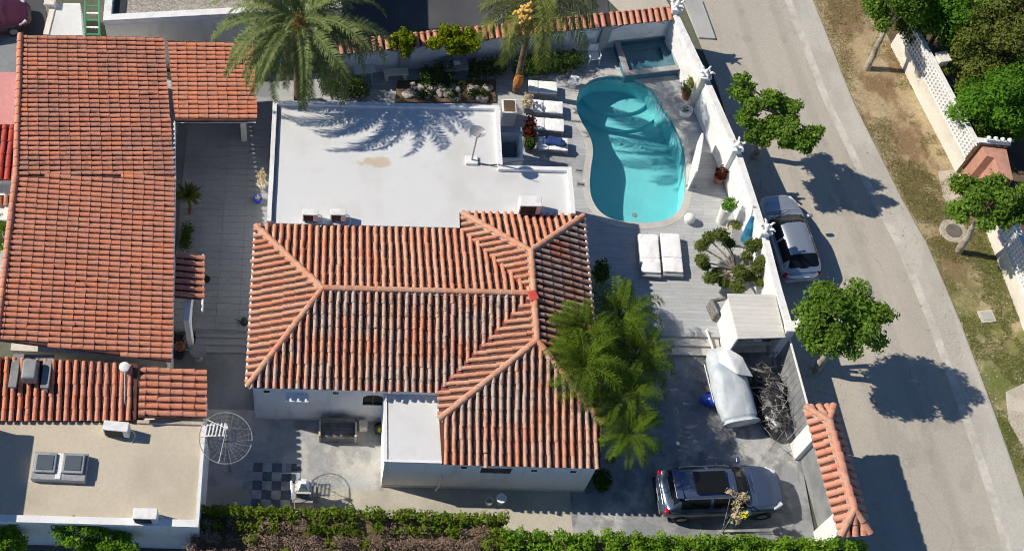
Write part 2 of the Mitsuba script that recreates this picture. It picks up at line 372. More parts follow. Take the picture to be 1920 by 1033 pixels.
# ------------------------------------------------------------------ plants: shared builders
def leaves(blobs, per, size, seed, up=.35, aspect=.55, shell=.45, yellow=.5):
    """leaf-sized faces spread through blobs (x,y,z,rx,ry,rz): (mesh, uv)"""
    g = np.random.default_rng(seed); V, UV = [], []
    for b in blobs:
        n = int(per * (b[6] if len(b) > 6 else 1))
        d = g.normal(size=(n, 3)); d /= np.linalg.norm(d, axis=1, keepdims=True)
        r = shell + (1 - shell) * g.random((n, 1)) ** .6
        r *= 1 + .16 * g.normal(size=(n, 1))
        c = np.array(b[:3]) + d * r * np.array(b[3:6])
        nrm = d * .6 + g.normal(size=(n, 3)) * .55 + [0, 0, up]
        nrm /= np.linalg.norm(nrm, axis=1, keepdims=True)
        a = np.cross(nrm, g.normal(size=(n, 3))); a /= np.linalg.norm(a, axis=1, keepdims=True) + 1e-9
        s = np.cross(nrm, a)
        L = size * (.6 + .8 * g.random((n, 1))); w = L * aspect
        q = np.stack([c - a * L / 2, c + s * w / 2 + nrm * L * .08, c + a * L / 2, c - s * w / 2 + nrm * L * .08], 1)
        tone = np.clip(.25 + .5 * g.random() + .35 * (g.random((n, 1)) - .5), 0, 1)
        V.append(q.reshape(-1, 3)); UV.append(np.repeat(np.c_[tone, np.where(g.random(n) < .06 * yellow, .95, g.random(n) * .78)], 4, axis=0))
    V = np.concatenate(V); k = np.arange(len(V) // 4)[:, None] * 4
    F = np.vstack([k + [0, 1, 2], k + [0, 2, 3]])
    return trimesh.Trimesh(V, F, process=False), np.concatenate(UV)

def crown_blobs(c, rad, n, sub, seed, hole=None):
    """n sub-blobs scattered through an ellipsoid with an uneven outline"""
    g = np.random.default_rng(seed); out = []
    while len(out) < n:
        d = g.normal(size=3); d /= np.linalg.norm(d)
        p = d * (.35 + .65 * g.random() ** .5) * (.85 + .3 * g.random())
        if p[2] < -.55: continue
        q = np.array(c) + p * np.array(rad)
        s = sub * (.7 + .6 * g.random())
        out.append((*q, s, s, s * .8, (s / sub) ** 2))
    return out

def tree(name, label, base, top, blobs, leafmat, per, size, seed, trunk_r=.13, barkmat='bark', group=None, limbs=7, cat_='tree', yellow=.5):
    t = thing(name, label, cat_, group)
    g = np.random.default_rng(seed); b0, tp = np.array(base, float), np.array(top, float)
    k = np.linspace(0, 1, 7)[:, None]
    axis = b0 * (1 - k) + tp * k + np.c_[g.normal(size=(7, 2)) * .03, np.zeros(7)] * np.sin(k * 3.1)
    parts = [tube(axis, np.linspace(trunk_r * 1.25, trunk_r * .75, 7), 8)]
    order = g.permutation(len(blobs))[:limbs]
    for i in order:
        e = np.array(blobs[i][:3]); m = (tp * .55 + e * .45) + [0, 0, .12]
        parts.append(tube([tp - (tp - b0) * .06, m, e], [trunk_r * .55, trunk_r * .35, trunk_r * .12], 5))
    put(t, 'trunk', cat(parts), barkmat, True)
    m, uv = leaves(blobs, per, size, seed, yellow=yellow)
    put(t, 'crown', m, leafmat, False, uv=uv)
    return t

def frond(L, e0, droop, leaf, n, w=.03, fold=.5, seed=0, side0=.12, hang=.35, tipdroop=0.0):
    """one pinnate frond along +x: rachis curve rising at e0 degrees and bending down by droop degrees in all"""
    g = np.random.default_rng(seed); k = 26
    ang = np.radians(e0 - droop * np.linspace(0, 1, k) ** 1.3)
    p = np.c_[np.cumsum(np.cos(ang)), np.zeros(k), np.cumsum(np.sin(ang))] * (L / k)
    p[:, 1] += .05 * L * g.normal() * np.linspace(0, 1, k) ** 2
    V, F, UV = [], [], []
    r = tube(p, np.linspace(.026, .006, k), 4, False)
    V.append(r.vertices); F.append(r.faces); UV.append(np.tile([.85, .3], (len(r.vertices), 1)))
    off = len(r.vertices)
    tg = np.gradient(p, axis=0); tg /= np.linalg.norm(tg, axis=1, keepdims=True)
    for i in range(n):
        t = side0 + (1 - side0) * (i + g.random() * .6) / n
        x = t * (k - 1); j = min(int(x), k - 2); c = p[j] * (1 - x + j) + p[j + 1] * (x - j)
        f = tg[j]; up = np.cross(f, [0, 1, 0]); up = up if up[2] > 0 else -up
        for s in (-1, 1):
            l = leaf * (.45 + .55 * math.sin(math.pi * min(1, .18 + t * .85))) * (.85 + .3 * g.random())
            d = f * (.55 + .3 * t) + np.array([0, s, 0]) * 1.0 + up * (fold + .25 * g.normal())
            d /= np.linalg.norm(d)
            m = c + d * l * .55; e = m + (d * .45 - np.array([0, 0, hang]) * (.6 + .5 * g.random())) * l
            wv = f * w
            V.append(np.array([c - wv * .6, c + wv * .6, m + wv, m - wv, e])); F.append(np.array([[0, 1, 2], [0, 2, 3], [3, 2, 4]]) + off); off += 5
            UV.append(np.tile([np.clip(g.normal(.5, .22), 0, 1), g.random() * .85], (5, 1)))
    return trimesh.Trimesh(np.vstack(V), np.vstack(F), process=False), np.vstack(UV)

def frond_plies(specs, leafmat):
    return [{**ply(*((lambda r: (r[0], None, False, r[1]))(frond(*s[:5], **s[5]))))} for s in specs]

def palm(name, label, base, crown, tiers, leafmat, barkmat, r0, r1, seed, cat_='palm tree'):
    """tiers: (number of fronds, [ply dicts], tilt range); one part per frond"""
    t = thing(name, label, cat_)
    g = np.random.default_rng(seed)
    k = np.linspace(0, 1, 14)[:, None]; b0, c = np.array(base, float), np.array(crown, float)
    axis = b0 * (1 - k) + c * k
    put(t, 'trunk', tube(axis, np.linspace(r0, r1, 14) * (1 + .06 * (np.arange(14) % 2)), 10), barkmat, 40)
    for n, plies, tilt, sc in tiers:
        a0 = g.random() * 360
        for i in range(n):
            a = a0 + 360 * (i + .5 * g.normal() * .5) / n
            s = sc * (.88 + .22 * g.random())
            o = c + np.array([math.cos(math.radians(a)), math.sin(math.radians(a)), 0]) * r1 * .5
            put(t, 'frond', plies[int(g.integers(len(plies)))], leafmat, at=xf(o, a, s, ry=-g.uniform(*tilt), rx=g.normal() * 9))
    return t

def potted(name, label, loc, pot, potmat, blobs, leafmat, per, size, seed, cat_='potted plant', soil=True):
    t = thing(name, label, cat_)
    put(t, 'pot', moved(pot, loc), potmat, 35)
    m, uv = leaves([(b[0] + loc[0], b[1] + loc[1], b[2] + loc[2], *b[3:]) for b in blobs], per, size, seed)
    put(t, 'foliage', m, leafmat, uv=uv)
    return t

def pot_mesh(r, h, lip=.03, base=.72):
    return lathe([(0, 0), (r * base, 0), (r * .98, h - .07), (r + lip, h - .06), (r + lip, h), (r - .02, h), (r - .05, h - .08), (0, h - .08)], 18)

# ------------------------------------------------------------------ barrel tile roofs
_tp = {}
def tile_template(seg=6):
    """unit barrel tile: x across (-.5 to .5), y up the slope (0 to 1), z in metres for a height of 1"""
    a = np.linspace(0, np.pi, seg + 1)
    lo = np.c_[-np.cos(a) * .53, np.zeros(seg + 1), np.sin(a) + .22]
    hi = np.c_[-np.cos(a) * .45, np.ones(seg + 1), np.sin(a) * .88]
    inn = np.c_[-np.cos(a) * .41, np.zeros(seg + 1), np.sin(a) * .72 + .2]
    v = np.vstack([lo, hi, lo, inn]); f = []; m = seg + 1
    for i in range(seg):
        f += [(i, i + 1, m + i + 1), (i, m + i + 1, m + i), (2 * m + i, 3 * m + i + 1, 2 * m + i + 1), (2 * m + i, 3 * m + i, 3 * m + i + 1)]
    return v, np.array(f)
TV, TF = tile_template()

def crumple(m, amp, sc, seed=0):
    m.merge_vertices(); n = np.array(m.vertex_normals); v = np.array(m.vertices)
    m.vertices = v + n * (np.asarray(meshkit.fbm(v * sc + seed)).reshape(-1, 1) - .5) * amp * 2; return m

def tile_ply(tone, wear):
    k = (round(tone, 2), round(wear, 2))
    if k not in _tp: _tp[k] = ply(trimesh.Trimesh(TV, TF, process=False), None, True, uv=np.tile(k, (len(TV), 1)))
    return _tp[k]

TONES = [.08, .2, .3, .4, .5, .6, .7, .8, .9, .99]

class Tiles:
    """all barrel tiles of one building; the 300 that show largest become parts, the rest one part"""
    def __init__(self, owner, material): self.o, self.m, self.list = owner, material, []
    def face(self, roof, corners, wear, w=.285, L=.47, cw=.152, ch=.098, jit=.007, start=None):
        """corners: the slope's outline, its first two points are the eave"""
        c = np.array(corners, float); u = c[1] - c[0]; u /= np.linalg.norm(u)
        nrm = np.zeros(3)
        for i in range(len(c)): nrm += np.cross(c[i], c[(i + 1) % len(c)])
        nrm /= np.linalg.norm(nrm); nrm *= np.sign(nrm[2]) or 1
        v = np.cross(nrm, u)
        if v[2] < 0: u, v = -u, -v
        o = c[0]; P2 = sg.Polygon([((q - o) @ u, (q - o) @ v) for q in c])
        x0, y0, x1, y1 = P2.bounds; n = int((x1 - x0) / w); pad = ((x1 - x0) - n * w) / 2
        for i in range(n):
            x = x0 + pad + (i + .5) * w
            seg = P2.intersection(sg.LineString([(x, y0 - 1), (x, y1 + 1)]))
            if seg.is_empty or seg.geom_type != 'LineString': continue
            a, b = sorted((seg.coords[0][1], seg.coords[1][1]))
            if b - a < .08: continue
            y = a - .05; k = 0; tone_col = R.random()
            while y < b - .05:
                ln = min(L * 1.1, b - y)
                tone = min(TONES, key=lambda t: abs(t - (.55 * tone_col + .45 * R.random())))
                jx, jr = R.gauss(0, jit), R.gauss(0, .016)
                slip = R.uniform(-.08, .03) if R.random() < .05 else R.uniform(-.012, .012)
                M = np.eye(4); M[:3, 0] = (u + v * jr) * cw; M[:3, 1] = (v - u * jr) * ln; M[:3, 2] = nrm * ch
                M[:3, 3] = o + u * (x + jx) + v * (y + slip) + nrm * (.012 + .004 * R.random())
                self.list.append((roof, M, tone, wear, ln)); y += L; k += 1
    def ridge(self, roof, p, q, w=.23, h=.10, L=.42, tone=None):
        p, q = np.array(p, float), np.array(q, float); d = q - p; n = max(1, round(np.linalg.norm(d) / L)); v = d / np.linalg.norm(d)
        if v[2] < -1e-6: p, q, v = q, p, -v
        u = np.cross(v, [0, 0, 1]); u /= np.linalg.norm(u); z = np.cross(u, v); s = np.linalg.norm(d) / n
        b0, b1 = p - z * .02, q - z * .02
        put(roof, 'mortar_bed', crumple(deck([b0 - u * w * .62, b0 + u * w * .62, b1 + u * w * .62, b1 - u * w * .62], .05).subdivide().subdivide(), .03, 5.0), 'mortar')
        for i in range(n):
            M = np.eye(4); M[:3, 0] = u * w * R.uniform(.93, 1.08); M[:3, 1] = v * s * 1.1; M[:3, 2] = z * h
            M[:3, 3] = p + v * s * i + z * .045 + u * R.uniform(-.008, .008)
            put(roof, 'ridge_tile', tile_ply(R.choice(TONES[3:8]), .15), self.m, at=M)
    def finish(self, most=300):
        size = [l / np.linalg.norm(M[:3, 3] - EYE) for _, M, _, _, l in self.list]
        order = np.argsort(size)[::-1]; keep = set(order[:most].tolist())
        V, F, U, off = [], [], [], 0
        for i, (roof, M, tone, wear, _) in enumerate(self.list):
            if i in keep:
                put(roof, 'tile', tile_ply(tone, wear), self.m, at=M); continue
            V.append(TV @ M[:3, :3].T + M[:3, 3]); F.append(TF + off); off += len(TV); U.append(np.tile([tone, wear], (len(TV), 1)))
        if V: put(self.o, 'tile_field', trimesh.Trimesh(np.vstack(V), np.vstack(F), process=False), self.m, True, uv=np.vstack(U), kind='stuff')

def deck(corners, t=.1):
    """the slab of one roof slope"""
    c = np.array(corners, float); n = len(c); lo = c - [0, 0, t]
    v2, f = trimesh.creation.triangulate_polygon(sg.Polygon(c[:, :2]), engine='earcut')
    top = np.array([c[np.argmin(((c[:, :2] - q) ** 2).sum(1))] for q in v2])
    m = trimesh.Trimesh(top, f, process=False)
    if m.face_normals[:, 2].sum() < 0: m.invert()
    b = m.copy(); b.apply_translation((0, 0, -t)); b.invert()
    s = 1 if sg.LinearRing(c[:, :2]).is_ccw else -1
    sv, sf = np.vstack([c, lo]), []
    for i in range(n):
        j = (i + 1) % n; sf += [(i, n + i, n + j), (i, n + j, j)] if s > 0 else [(i, n + j, n + i), (i, j, n + j)]
    return cat([m, b, trimesh.Trimesh(sv, np.array(sf), process=False)])

# ------------------------------------------------------------------ ground, street, terrace
POOL = smoothline([(11.396, 35.740), (11.154, 35.077), (11.157, 34.487), (11.341, 33.821), (11.595, 33.194), (11.669, 32.398), (11.503, 31.495), (11.389, 30.663), (11.420, 29.928), (11.706, 29.291), (12.212, 28.906), (13.030, 28.770), (13.929, 28.796), (14.698, 29.057), (15.189, 29.606), (15.499, 30.509), (15.653, 31.616), (15.670, 32.741), (15.429, 33.882), (15.007, 34.952), (14.651, 35.835), (13.963, 36.357), (12.999, 36.572), (12.020, 36.361)])
pool_poly = sg.Polygon(POOL)
hole = pool_poly.buffer(.25)
SPA = [(13.065, 38.364), (15.651, 38.816), (15.898, 36.717), (13.404, 36.280)]
struct('ground', sheet(sg.box(-260, -200, 300, 420).difference(hole), -.06), 'bare_ground', 'bare brown ground around the plots')
road_l = [(16.4, 46), (18.0, 41.5), (19.0, 36.5), (19.6, 31), (20.0, 26), (20.3, 21), (20.4, 17), (20.5, 6)]
road_l = [(x - 1.3, y) for x, y in road_l]
road_r = [(22.3, 46), (22.92, 41.66), (23.71, 35.72), (24.83, 30.61), (25.47, 28.22), (26.02, 24.69), (26.43, 20.93), (26.75, 17.2), (27.1, 6)]
def lerp_line(pts, n=60):
    p = np.array(pts, float); t = np.linspace(0, len(p) - 1, n); k = np.arange(len(p)); return np.c_[np.interp(t, k, p[:, 0]), np.interp(t, k, p[:, 1])]
rl, rr = lerp_line(road_l), lerp_line(road_r)
struct('street', sheet(np.vstack([rl, rr[::-1]]), 0.0), 'road_concrete', 'worn grey-beige concrete street running along the plot')
gut = np.vstack([rr - [1.05, 0], rr[::-1] - [.06, 0]])
struct('gutter_strip', sheet(gut, .004), 'gutter_concrete', 'paler concrete gutter strip along the verge')
struct('street_joint', sheet(np.vstack([rr - [1.36, 0], rr[::-1] - [1.02, 0]]), .008), 'seam_concrete', 'thin pale seam in the street beside the gutter strip')
verge = np.vstack([rr, lerp_line([(29.5, 6), (29.2, 17), (28.6, 24.3), (28.06, 28.8), (27.43, 32.06), (26.4, 37.3), (25.6, 41.6), (24.8, 46)])])
struct('verge', sheet(verge, .03), 'dry_verge', 'roadside verge of dry grass and bare soil')
struct('sidewalk', prism([(16.756, 41.395), (17.611, 41.420), (17.962, 39.102), (17.204, 39.144)], -.02, .1), 'sidewalk_concrete', 'grey slab of pavement at the top of the street')
struct('driveway', sheet([(9.6, 15.2), (18.6, 15.2), (18.5, 23.4), (9.6, 23.4)], .004), 'drive_stone', 'dark stamped concrete driveway with worn pale patches')
struct('courtyard', sheet([(-4.4, 16.75), (2.55, 16.75), (2.55, 20), (-4.4, 20)], .004), 'yard_stone', 'grey stamped concrete courtyard beside the white annex')
struct('garden_path', sheet([(-4.4, 14.0), (9.6, 14.0), (9.6, 18), (2.5, 18), (2.5, 16.75), (-4.4, 16.75)], .0), 'path_beige', 'beige concrete path along the hedge')
struct('alley', sheet([(-6.6, 19.9), (-2.3, 19.9), (-2.3, 22.6), (-6.6, 22.6)], .008), 'plaza', 'dark grey paving below the alley steps')
struct('north_road', sheet([(-3.5, 38.6), (13.2, 40.2), (13.2, 60), (-3.5, 60)], -.02), 'asphalt', 'dark asphalt yard beyond the tiled garden wall')
struct('forecourt', sheet([(13.211, 41.382), (15.184, 43.454), (16.213, 40.811), (13.875, 40.418)], .0), 'path_beige', 'small pale forecourt beyond the garden wall')
# raised terrace with the pool cut out of it
terr = sg.Polygon([(-14, 23.3), (-2.4, 23.1), (-2.4, 26.4), (10.2, 26.4), (10.2, 23.45), (18.2, 23.45), (17.95, 24.6), (17.7, 27.4), (17.1, 31.5), (16.3, 35.2), (15.5, 38.6), (11.9, 38.3), (1.2, 36.4), (-3, 36.2), (-14, 36.2)])
wet = prism(pool_poly.buffer(.02), -3, 3)
tb = prism(terr, -.3, .36)
def man(m): return m3.Manifold(m3.Mesh(np.asarray(m.vertices, np.float32), np.asarray(m.faces, np.uint32)))
tb.merge_vertices(); wet.merge_vertices()
tb = tm(man(tb) - man(wet))
k = struct('terrace', tb, 'terrace_deck', 'grey plank-stamped terrace around the pool')
struct('alley_base', sheet([(-6.5, 23.2), (-2.35, 23.1), (-2.35, 36), (-6.5, 36)], .364), 'plaza', 'dark grey bed of the alley paving')
# alley paving slabs, laid in rows
slab = ply(cham(.918, .288, .03, .005), None)
for r in range(40):
    y = 23.35 + r * .30
    if y > 35: break
    for c_ in range(4):
        x = -5.62 + c_ * .93
        if x > -2.4 - .3: continue
        put('alley', 'slab', slab, 'paving_slab', at=xf((x, y, .362 + .003 * R.random()), R.uniform(-.4, .4)))
# steps
t = thing('alley_steps', 'three wide grey steps at the foot of the alley', 'steps')
for i in range(3):
    put(t, 'tread', box(-5.0, -2.5, 22.34 + .29 * i, 22.34 + .29 * (i + 1) + .015, 0, .09 * (i + 1) + .003 * i), 'coping_stone' if i > 5 else 'paving_slab')
t = thing('driveway_steps', 'two pale steps from the pool terrace down to the driveway', 'steps')
put(t, 'tread', box(10.9, 16.0, 22.75, 23.10, 0, .12), 'coping_stone'); put(t, 'tread', box(10.9, 16.0, 23.10, 23.447, 0, .245), 'coping_stone')

# ------------------------------------------------------------------ the pool and the spa
t = thing('swimming_pool', 'free-form turquoise swimming pool curving through the terrace', 'swimming pool')
ring = pool_poly.buffer(.02)
pv = np.array(ring.exterior.coords)[:-1]
def shell(poly, z0, z1):
    """inward-facing wall of the basin"""
    p = np.array(poly.exterior.coords)[:-1]; n = len(p); v = np.vstack([np.c_[p, np.full(n, z1)], np.c_[p, np.full(n, z0)]]); f = []
    for i in range(n): j = (i + 1) % n; f += [(i, j, n + j), (i, n + j, n + i)]
    return trimesh.Trimesh(v, np.array(f), process=False)
put(t, 'basin', cat([shell(ring, -1.15, .30), sheet(ring, -1.15)]), 'pool_plaster', 50)
put(t, 'waterline_tile', shell(ring.buffer(-.012), .06, .298), 'pool_tile', 50)
put(t, 'rim', prism(pool_poly.buffer(.28).difference(pool_poly.buffer(-.02)), .30, .372), 'coping_stone')
put(t, 'water', rippled(pool_poly.buffer(.015), .24), 'pool_water', True)
for i, (cx, cy, rx, ry) in enumerate([(*(13.245, 36.316), 1.5, 1.0), (*(13.338, 36.016), 1.9, 1.5)]):
    e = sg.Point(0, 0).buffer(1, 24); e = shapely.affinity.translate(shapely.affinity.scale(e, rx, ry), cx, cy).intersection(ring.buffer(-.003))
    put(t, 'step', prism(e, -1.14, -.80 - .17 * i), 'pool_plaster')
put(t, 'drain', moved(lathe([(0, 0), (.11, 0), (.11, .02), (0, .025)], 16), (*(13.603, 30.107), -1.148)), 'grey_metal')
sp = sg.Polygon(SPA)
t = thing('spa_tub', 'raised rectangular spa tub in the corner beyond the pool', 'hot tub')
put(t, 'basin', tm(man(prism(sp, .2, .78)) - man(prism(sp.buffer(-.22), .42, 2))), 'spa_plaster')
put(t, 'rim', prism(sp.buffer(.06).difference(sp.buffer(-.2)), .785, .84), 'grey_wall')
put(t, 'bench', prism(sp.buffer(-.222).difference(sp.buffer(-.55)), .424, .6), 'spa_plaster')
put(t, 'water', rippled(sp.buffer(-.223), .72, .12), 'pool_water', True)

# ------------------------------------------------------------------ the villa
V_ = thing('villa', 'white one-storey house with hipped barrel-tile roof in the middle of the plot', 'house')
ZE, ZR = 3.05, 4.2
W_, S_, N_, E_ = -2.65, 19.52, 26.48, 10.33
a_, b_ = (.05, 23.1, ZR), (7.95, 23.1, ZR)
n1, s1 = (7.95, 24.95, ZR), (7.95, 21.15, ZR)
faces = [([(W_, N_, ZE), (W_, S_, ZE), a_], .12), ([(5.55, N_, ZE), (W_, N_, ZE), a_, b_], .12), ([(5.55, 27.3, ZE), (5.55, N_, ZE), b_, n1], .1),
         ([(W_, S_, ZE), (4.42, S_, ZE), b_, a_], 1.0), ([(4.42, S_, ZE), (4.42, 18.42, ZE), s1, b_], .2), ([(4.42, 18.42, ZE), (E_, 18.42, ZE), s1], 1.0),
         ([(4.52, 16.87, 2.66), (10.22, 16.87, 2.66), (E_, 18.42, ZE), (4.42, 18.42, ZE)], .55), ([(E_, 27.3, ZE), (5.55, 27.3, ZE), n1], .02), ([(E_, 18.42, ZE), (E_, 27.3, ZE), n1, s1], .85)]
vr = put(V_, 'roof', cat([deck(f, .11) for f, _ in faces]), 'pan_tile')
vt = Tiles(V_, 'villa_tile')
for f, w in faces: vt.face(vr, f, w, cw=.168 if w < .5 else .152)
for p, q in ((( W_, N_, ZE), a_), ((W_, S_, ZE), a_), (a_, b_), ((5.55, 27.3, ZE), n1), ((E_, 27.3, ZE), n1), (n1, s1), ((4.42, 18.42, ZE), s1), ((E_, 18.42, ZE), s1)):
    vt.ridge(vr, p, q)
vt.finish()
put(vr, 'gutter', tube([(E_ + .04, 18.4, ZE - .03), (E_ + .04, 27.3, ZE - .03)], .055, 8), 'white_metal', 40); put(vr, 'gutter', tube([(W_ - .03, S_, ZE - .03), (W_ - .03, N_, ZE - .03)], .05, 8), 'white_metal', 40)
put(vr, 'valley_gutter', cat([deck([np.array(p) + [-.09, .07, .03], np.array(p) + [.09, -.07, .03], np.array(q) + [.09, -.07, .03], np.array(q) + [-.09, .07, .03]], .02) for p, q in [((4.42, S_, ZE), b_)]] + [deck([np.array(p) + [-.1, -.07, .03], np.array(p) + [.1, .07, .03], np.array(q) + [.1, .07, .03], np.array(q) + [-.1, -.07, .03]], .02) for p, q in [((5.55, N_, ZE), b_)]]), 'valley_red')
put(vr, 'hip_end_patch', rbox(.34, .42, .1, .03), 'red_tile', 40, at=xf((7.9, 22.95, ZR + .07), 20))
# walls with real openings
WF, WG = 19.58, 16.93
foot = sg.Polygon([(W_ + .2, WF), (4.6, WF), (4.6, WG), (10.12, WG), (10.12, 27.2), (5.7, 27.2), (5.7, 26.4), (W_ + .2, 26.4)])
body = man(prism(foot, -.1, 2.52)) + man(prism(foot.difference(sg.box(0, 0, 20, 18.3)), 2.5, 2.93))
cut = lambda x0, x1, z0, z1, y: man(box(x0, x1, y - .3, y + .22, z0, z1))
arch = sg.box(-.38, 0, .38, .62).union(sg.Point(0, .55).buffer(.42).intersection(sg.box(-.38, 0, .38, .95)))
am = prism(arch, -.22, .3); am.apply_transform(np.array(T().translate([2.05, WF, 1.5]).rotate([1, 0, 0], 90).matrix, float))
wins = [(-1.08, -.6, 2.0, 2.26, WF), (6.0, 7.12, 1.74, 2.14, WG)]
vents = [(-1.94, 2.52, WF), (.64, 2.55, WF), (5.36, 2.16, WG), (7.94, 2.04, WG), (9.36, 2.04, WG)]
for w in wins: body = body - cut(*w)
for x, z, y in vents: body = body - cut(x - .11, x + .11, z - .09, z + .09, y)
body = body - man(am)
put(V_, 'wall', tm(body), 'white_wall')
for x0, x1, z0, z1, y in wins:
    k = put(V_, 'window', cat([box(x0, x1, y - .012, y + .05, z0 - .04, z0), box(x0, x1, y - .012, y + .05, z1, z1 + .03), box((x0 + x1) / 2 - .02, (x0 + x1) / 2 + .02, y + .004, y + .03, z0, z1)]), 'dark_metal')
    put(k, 'pane', box(x0, x1, y + .02, y + .04, z0, z1), 'grille_dark')
k = put(V_, 'arched_window', cat([box(1.67, 2.43, WF + .02, WF + .06, 1.5, 1.55), box(2.03, 2.07, WF + .023, WF + .057, 1.55, 2.46)]), 'dark_metal')
put(k, 'pane', box(1.66, 2.44, WF + .07, WF + .09, 1.48, 2.5), 'dark_glass')
for x, z, y in vents: put(V_, 'vent', box(x - .105, x + .105, y - .006, y + .05, z - .085, z + .085), 'grille_dark')
put(V_, 'awning', moved(cham(.86, .34, .05, .01), (-.8, WF - .18, 2.42), rx=4), 'white_paint')
put(V_, 'eave_trim', cat([box(W_ + .02, 4.42, S_ + .03, WF - .004, ZE - .19, ZE - .113), box(4.55, 10.2, 16.9, WG - .004, 2.47, 2.55)]), 'white_wall')
put(V_, 'plinth', cat([box(W_ + .17, 2.44, WF - .03, WF - .003, 0, .12), box(2.44, 10.14, WG - .03, WG - .003, 0, .12)]), 'cream_wall')
# annex with a flat white roof between the two fronts
k = put(V_, 'annex', cat([box(2.45, 4.597, WG, WF - .004, 0, 2.5)]), 'white_wall')
put(k, 'annex_roof', box(2.42, 4.597, WG - .03, WF - .01, 2.5, 2.56), 'white_roof')
put(k, 'kerb', cat([box(2.42, 2.54, WG - .03, WF - .01, 2.563, 2.61), box(2.543, 4.597, WG - .03, WG + .07, 2.563, 2.61)]), 'white_wall')
put(V_, 'downpipe', cat([tube([(4.62, WG - .06, 1.3), (4.62, WG - .06, .25), (4.5, WG - .16, .08)], .04, 8)]), 'white_metal', 40)
# flat roofed wing
FR = 3.13
wing = sg.Polygon([(-2.2, 26.6), (9.98, 26.6), (9.98, 29.48), (7.2, 29.48), (7.2, 32.5), (-2.2, 32.5)])
wing = wing.difference(sg.box(5.4, 20, 20, 27.31).intersection(sg.box(5.4, 20, 10.2, 27.31)))
put(V_, 'wing_wall', prism(wing.buffer(-.01, join_style=2), .2, FR - .06), 'white_wall')
fl = put(V_, 'flat_roof', prism(wing.buffer(.015, join_style=2), FR - .056, FR), 'white_roof')
par = wing.buffer(.02, join_style=2).difference(wing.buffer(-.16, join_style=2)).difference(sg.box(-2.05, 20, 9.8, 28.0))
put(V_, 'parapet', prism(par, FR + .003, FR + .17), 'white_wall')
put(fl, 'gutter', box(-2.04, -1.93, 26.7, 32.3, FR + .002, FR + .03), 'grey_metal')

def ac_unit(label, x, y, z, w=.82, d=.34, h=.58, rz=0, group=None):
    """outdoor air-conditioning unit; the fan grille faces -y"""
    t = thing('air_conditioner', label, 'air conditioner', group)
    M = lambda m: moved(m, (x, y, z), rz)
    put(t, 'casing', M(rbox(w, d, h, .025, .06)), 'white_metal', 35)
    put(t, 'grille', M(cat([box(-w / 2 + .06, w / 2 - .2, -d / 2 - .012, -d / 2 + .002, .11, h + .01)])), 'grille_dark')
    put(t, 'foot', M(box(-w / 2 + .1, -w / 2 + .2, -d / 2, d / 2, 0, .065)), 'dark_metal'); put(t, 'foot', M(box(w / 2 - .2, w / 2 - .1, -d / 2, d / 2, 0, .065)), 'dark_metal')
    put(t, 'pipe', M(tube([(w / 2 - .04, .05, .3), (w / 2 + .12, .02, .25), (w / 2 + .2, -.1, .03), (w / 2 + .1, -.35, .02)], .022, 6)), 'copper_hose', 40)
    return t
ac_unit('white air conditioner on the flat white roof, left of the pair by the tile eave', *(-0.503, 26.809), FR, .62, .3, .5)
ac_unit('white air conditioner on the flat white roof, right of the pair by the tile eave', *(0.592, 26.841), FR, .62, .3, .5)
ac_unit('large white air conditioner alone at the right end of the flat white roof', *(8.161, 27.496), FR, .86, .5, .62)
# antenna dish on a mast, on the flat roof
t = thing('satellite_dish', 'grey satellite dish on a mast in the middle of the white flat roof', 'satellite dish')
dx, dy = (5.987, 29.785)
put(t, 'base', moved(cham(.5, .4, .12, .02), (dx, dy, FR)), 'white_paint'); put(t, 'mast', tube([(dx, dy, FR + .1), (dx + .03, dy, FR + 1.95)], .035, 8), 'grey_metal', 40)
dish = lathe([(.0, 0), (.18, .02), (.32, .065), (.42, .12), (.425, .125), (.32, .075), (.18, .03), (0, .012)], 24)
k = put(t, 'dish', moved(dish, (dx + .03, dy + .02, FR + 1.95), rz=-20, rx=12, sc=(.78, .58, .9)), 'grey_metal', 40)
put(k, 'feed_arm', tube([(dx + .03, dy - .25, FR + 1.98), (dx + .1, dy - .3, FR + 2.3)], .015, 6), 'dark_metal')
k = solo('roof_cable', tube([(dx + .1, dy - .1, FR + .02), (dx + .6, dy - .2, FR + .015), (dx + 1.2, dy - .12, FR + .02), (dx + 1.9, dy + .05, FR + .02), (dx + 2.6, dy + .02, FR + .02)], .018, 6), 'dark_metal', 'dark cable lying on the white roof beside the dish mast', 'cable')
# sunken light well between the flat roof and the loungers
lw = sg.Polygon([(7.412, 32.127), (8.125, 32.037), (8.125, 30.405), (7.412, 30.277)])
t = thing('light_well', 'white-walled light well with a dark opening beside the loungers', 'light well')
cx, cy = lw.centroid.coords[0]
ow, oh = .50, .72
put(t, 'wall', tm(man(prism(sg.box(cx - ow, cy - oh, cx + ow, cy + oh), .36, 2.3)) - man(prism(sg.box(cx - ow + .1, cy - oh + .1, cx + ow - .1, cy + oh - .1), .5, 3))), 'white_wall')
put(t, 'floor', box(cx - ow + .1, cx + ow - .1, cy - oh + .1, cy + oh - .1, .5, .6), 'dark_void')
put(t, 'glazing', moved(cham(.55, .7, .03, .005), (cx + .05, cy + .25, 1.5), rx=25), 'glass_grey')
put(t, 'beam', box(cx - ow - .35, cx + ow, cy + oh - .06, cy + oh + .14, 2.303, 2.42), 'grey_wall')
t = thing('masonry_planter', 'low white masonry planter block at the foot of the tall palm', 'planter')
px_, py_ = (7.992, 33.974)
put(t, 'box', moved(cham(.62, .75, 1.0, .02), (px_, py_, .36)), 'white_wall'); put(t, 'soil', box(px_ - .24, px_ + .24, py_ - .3, py_ + .3, 1.362, 1.375), 'soil')

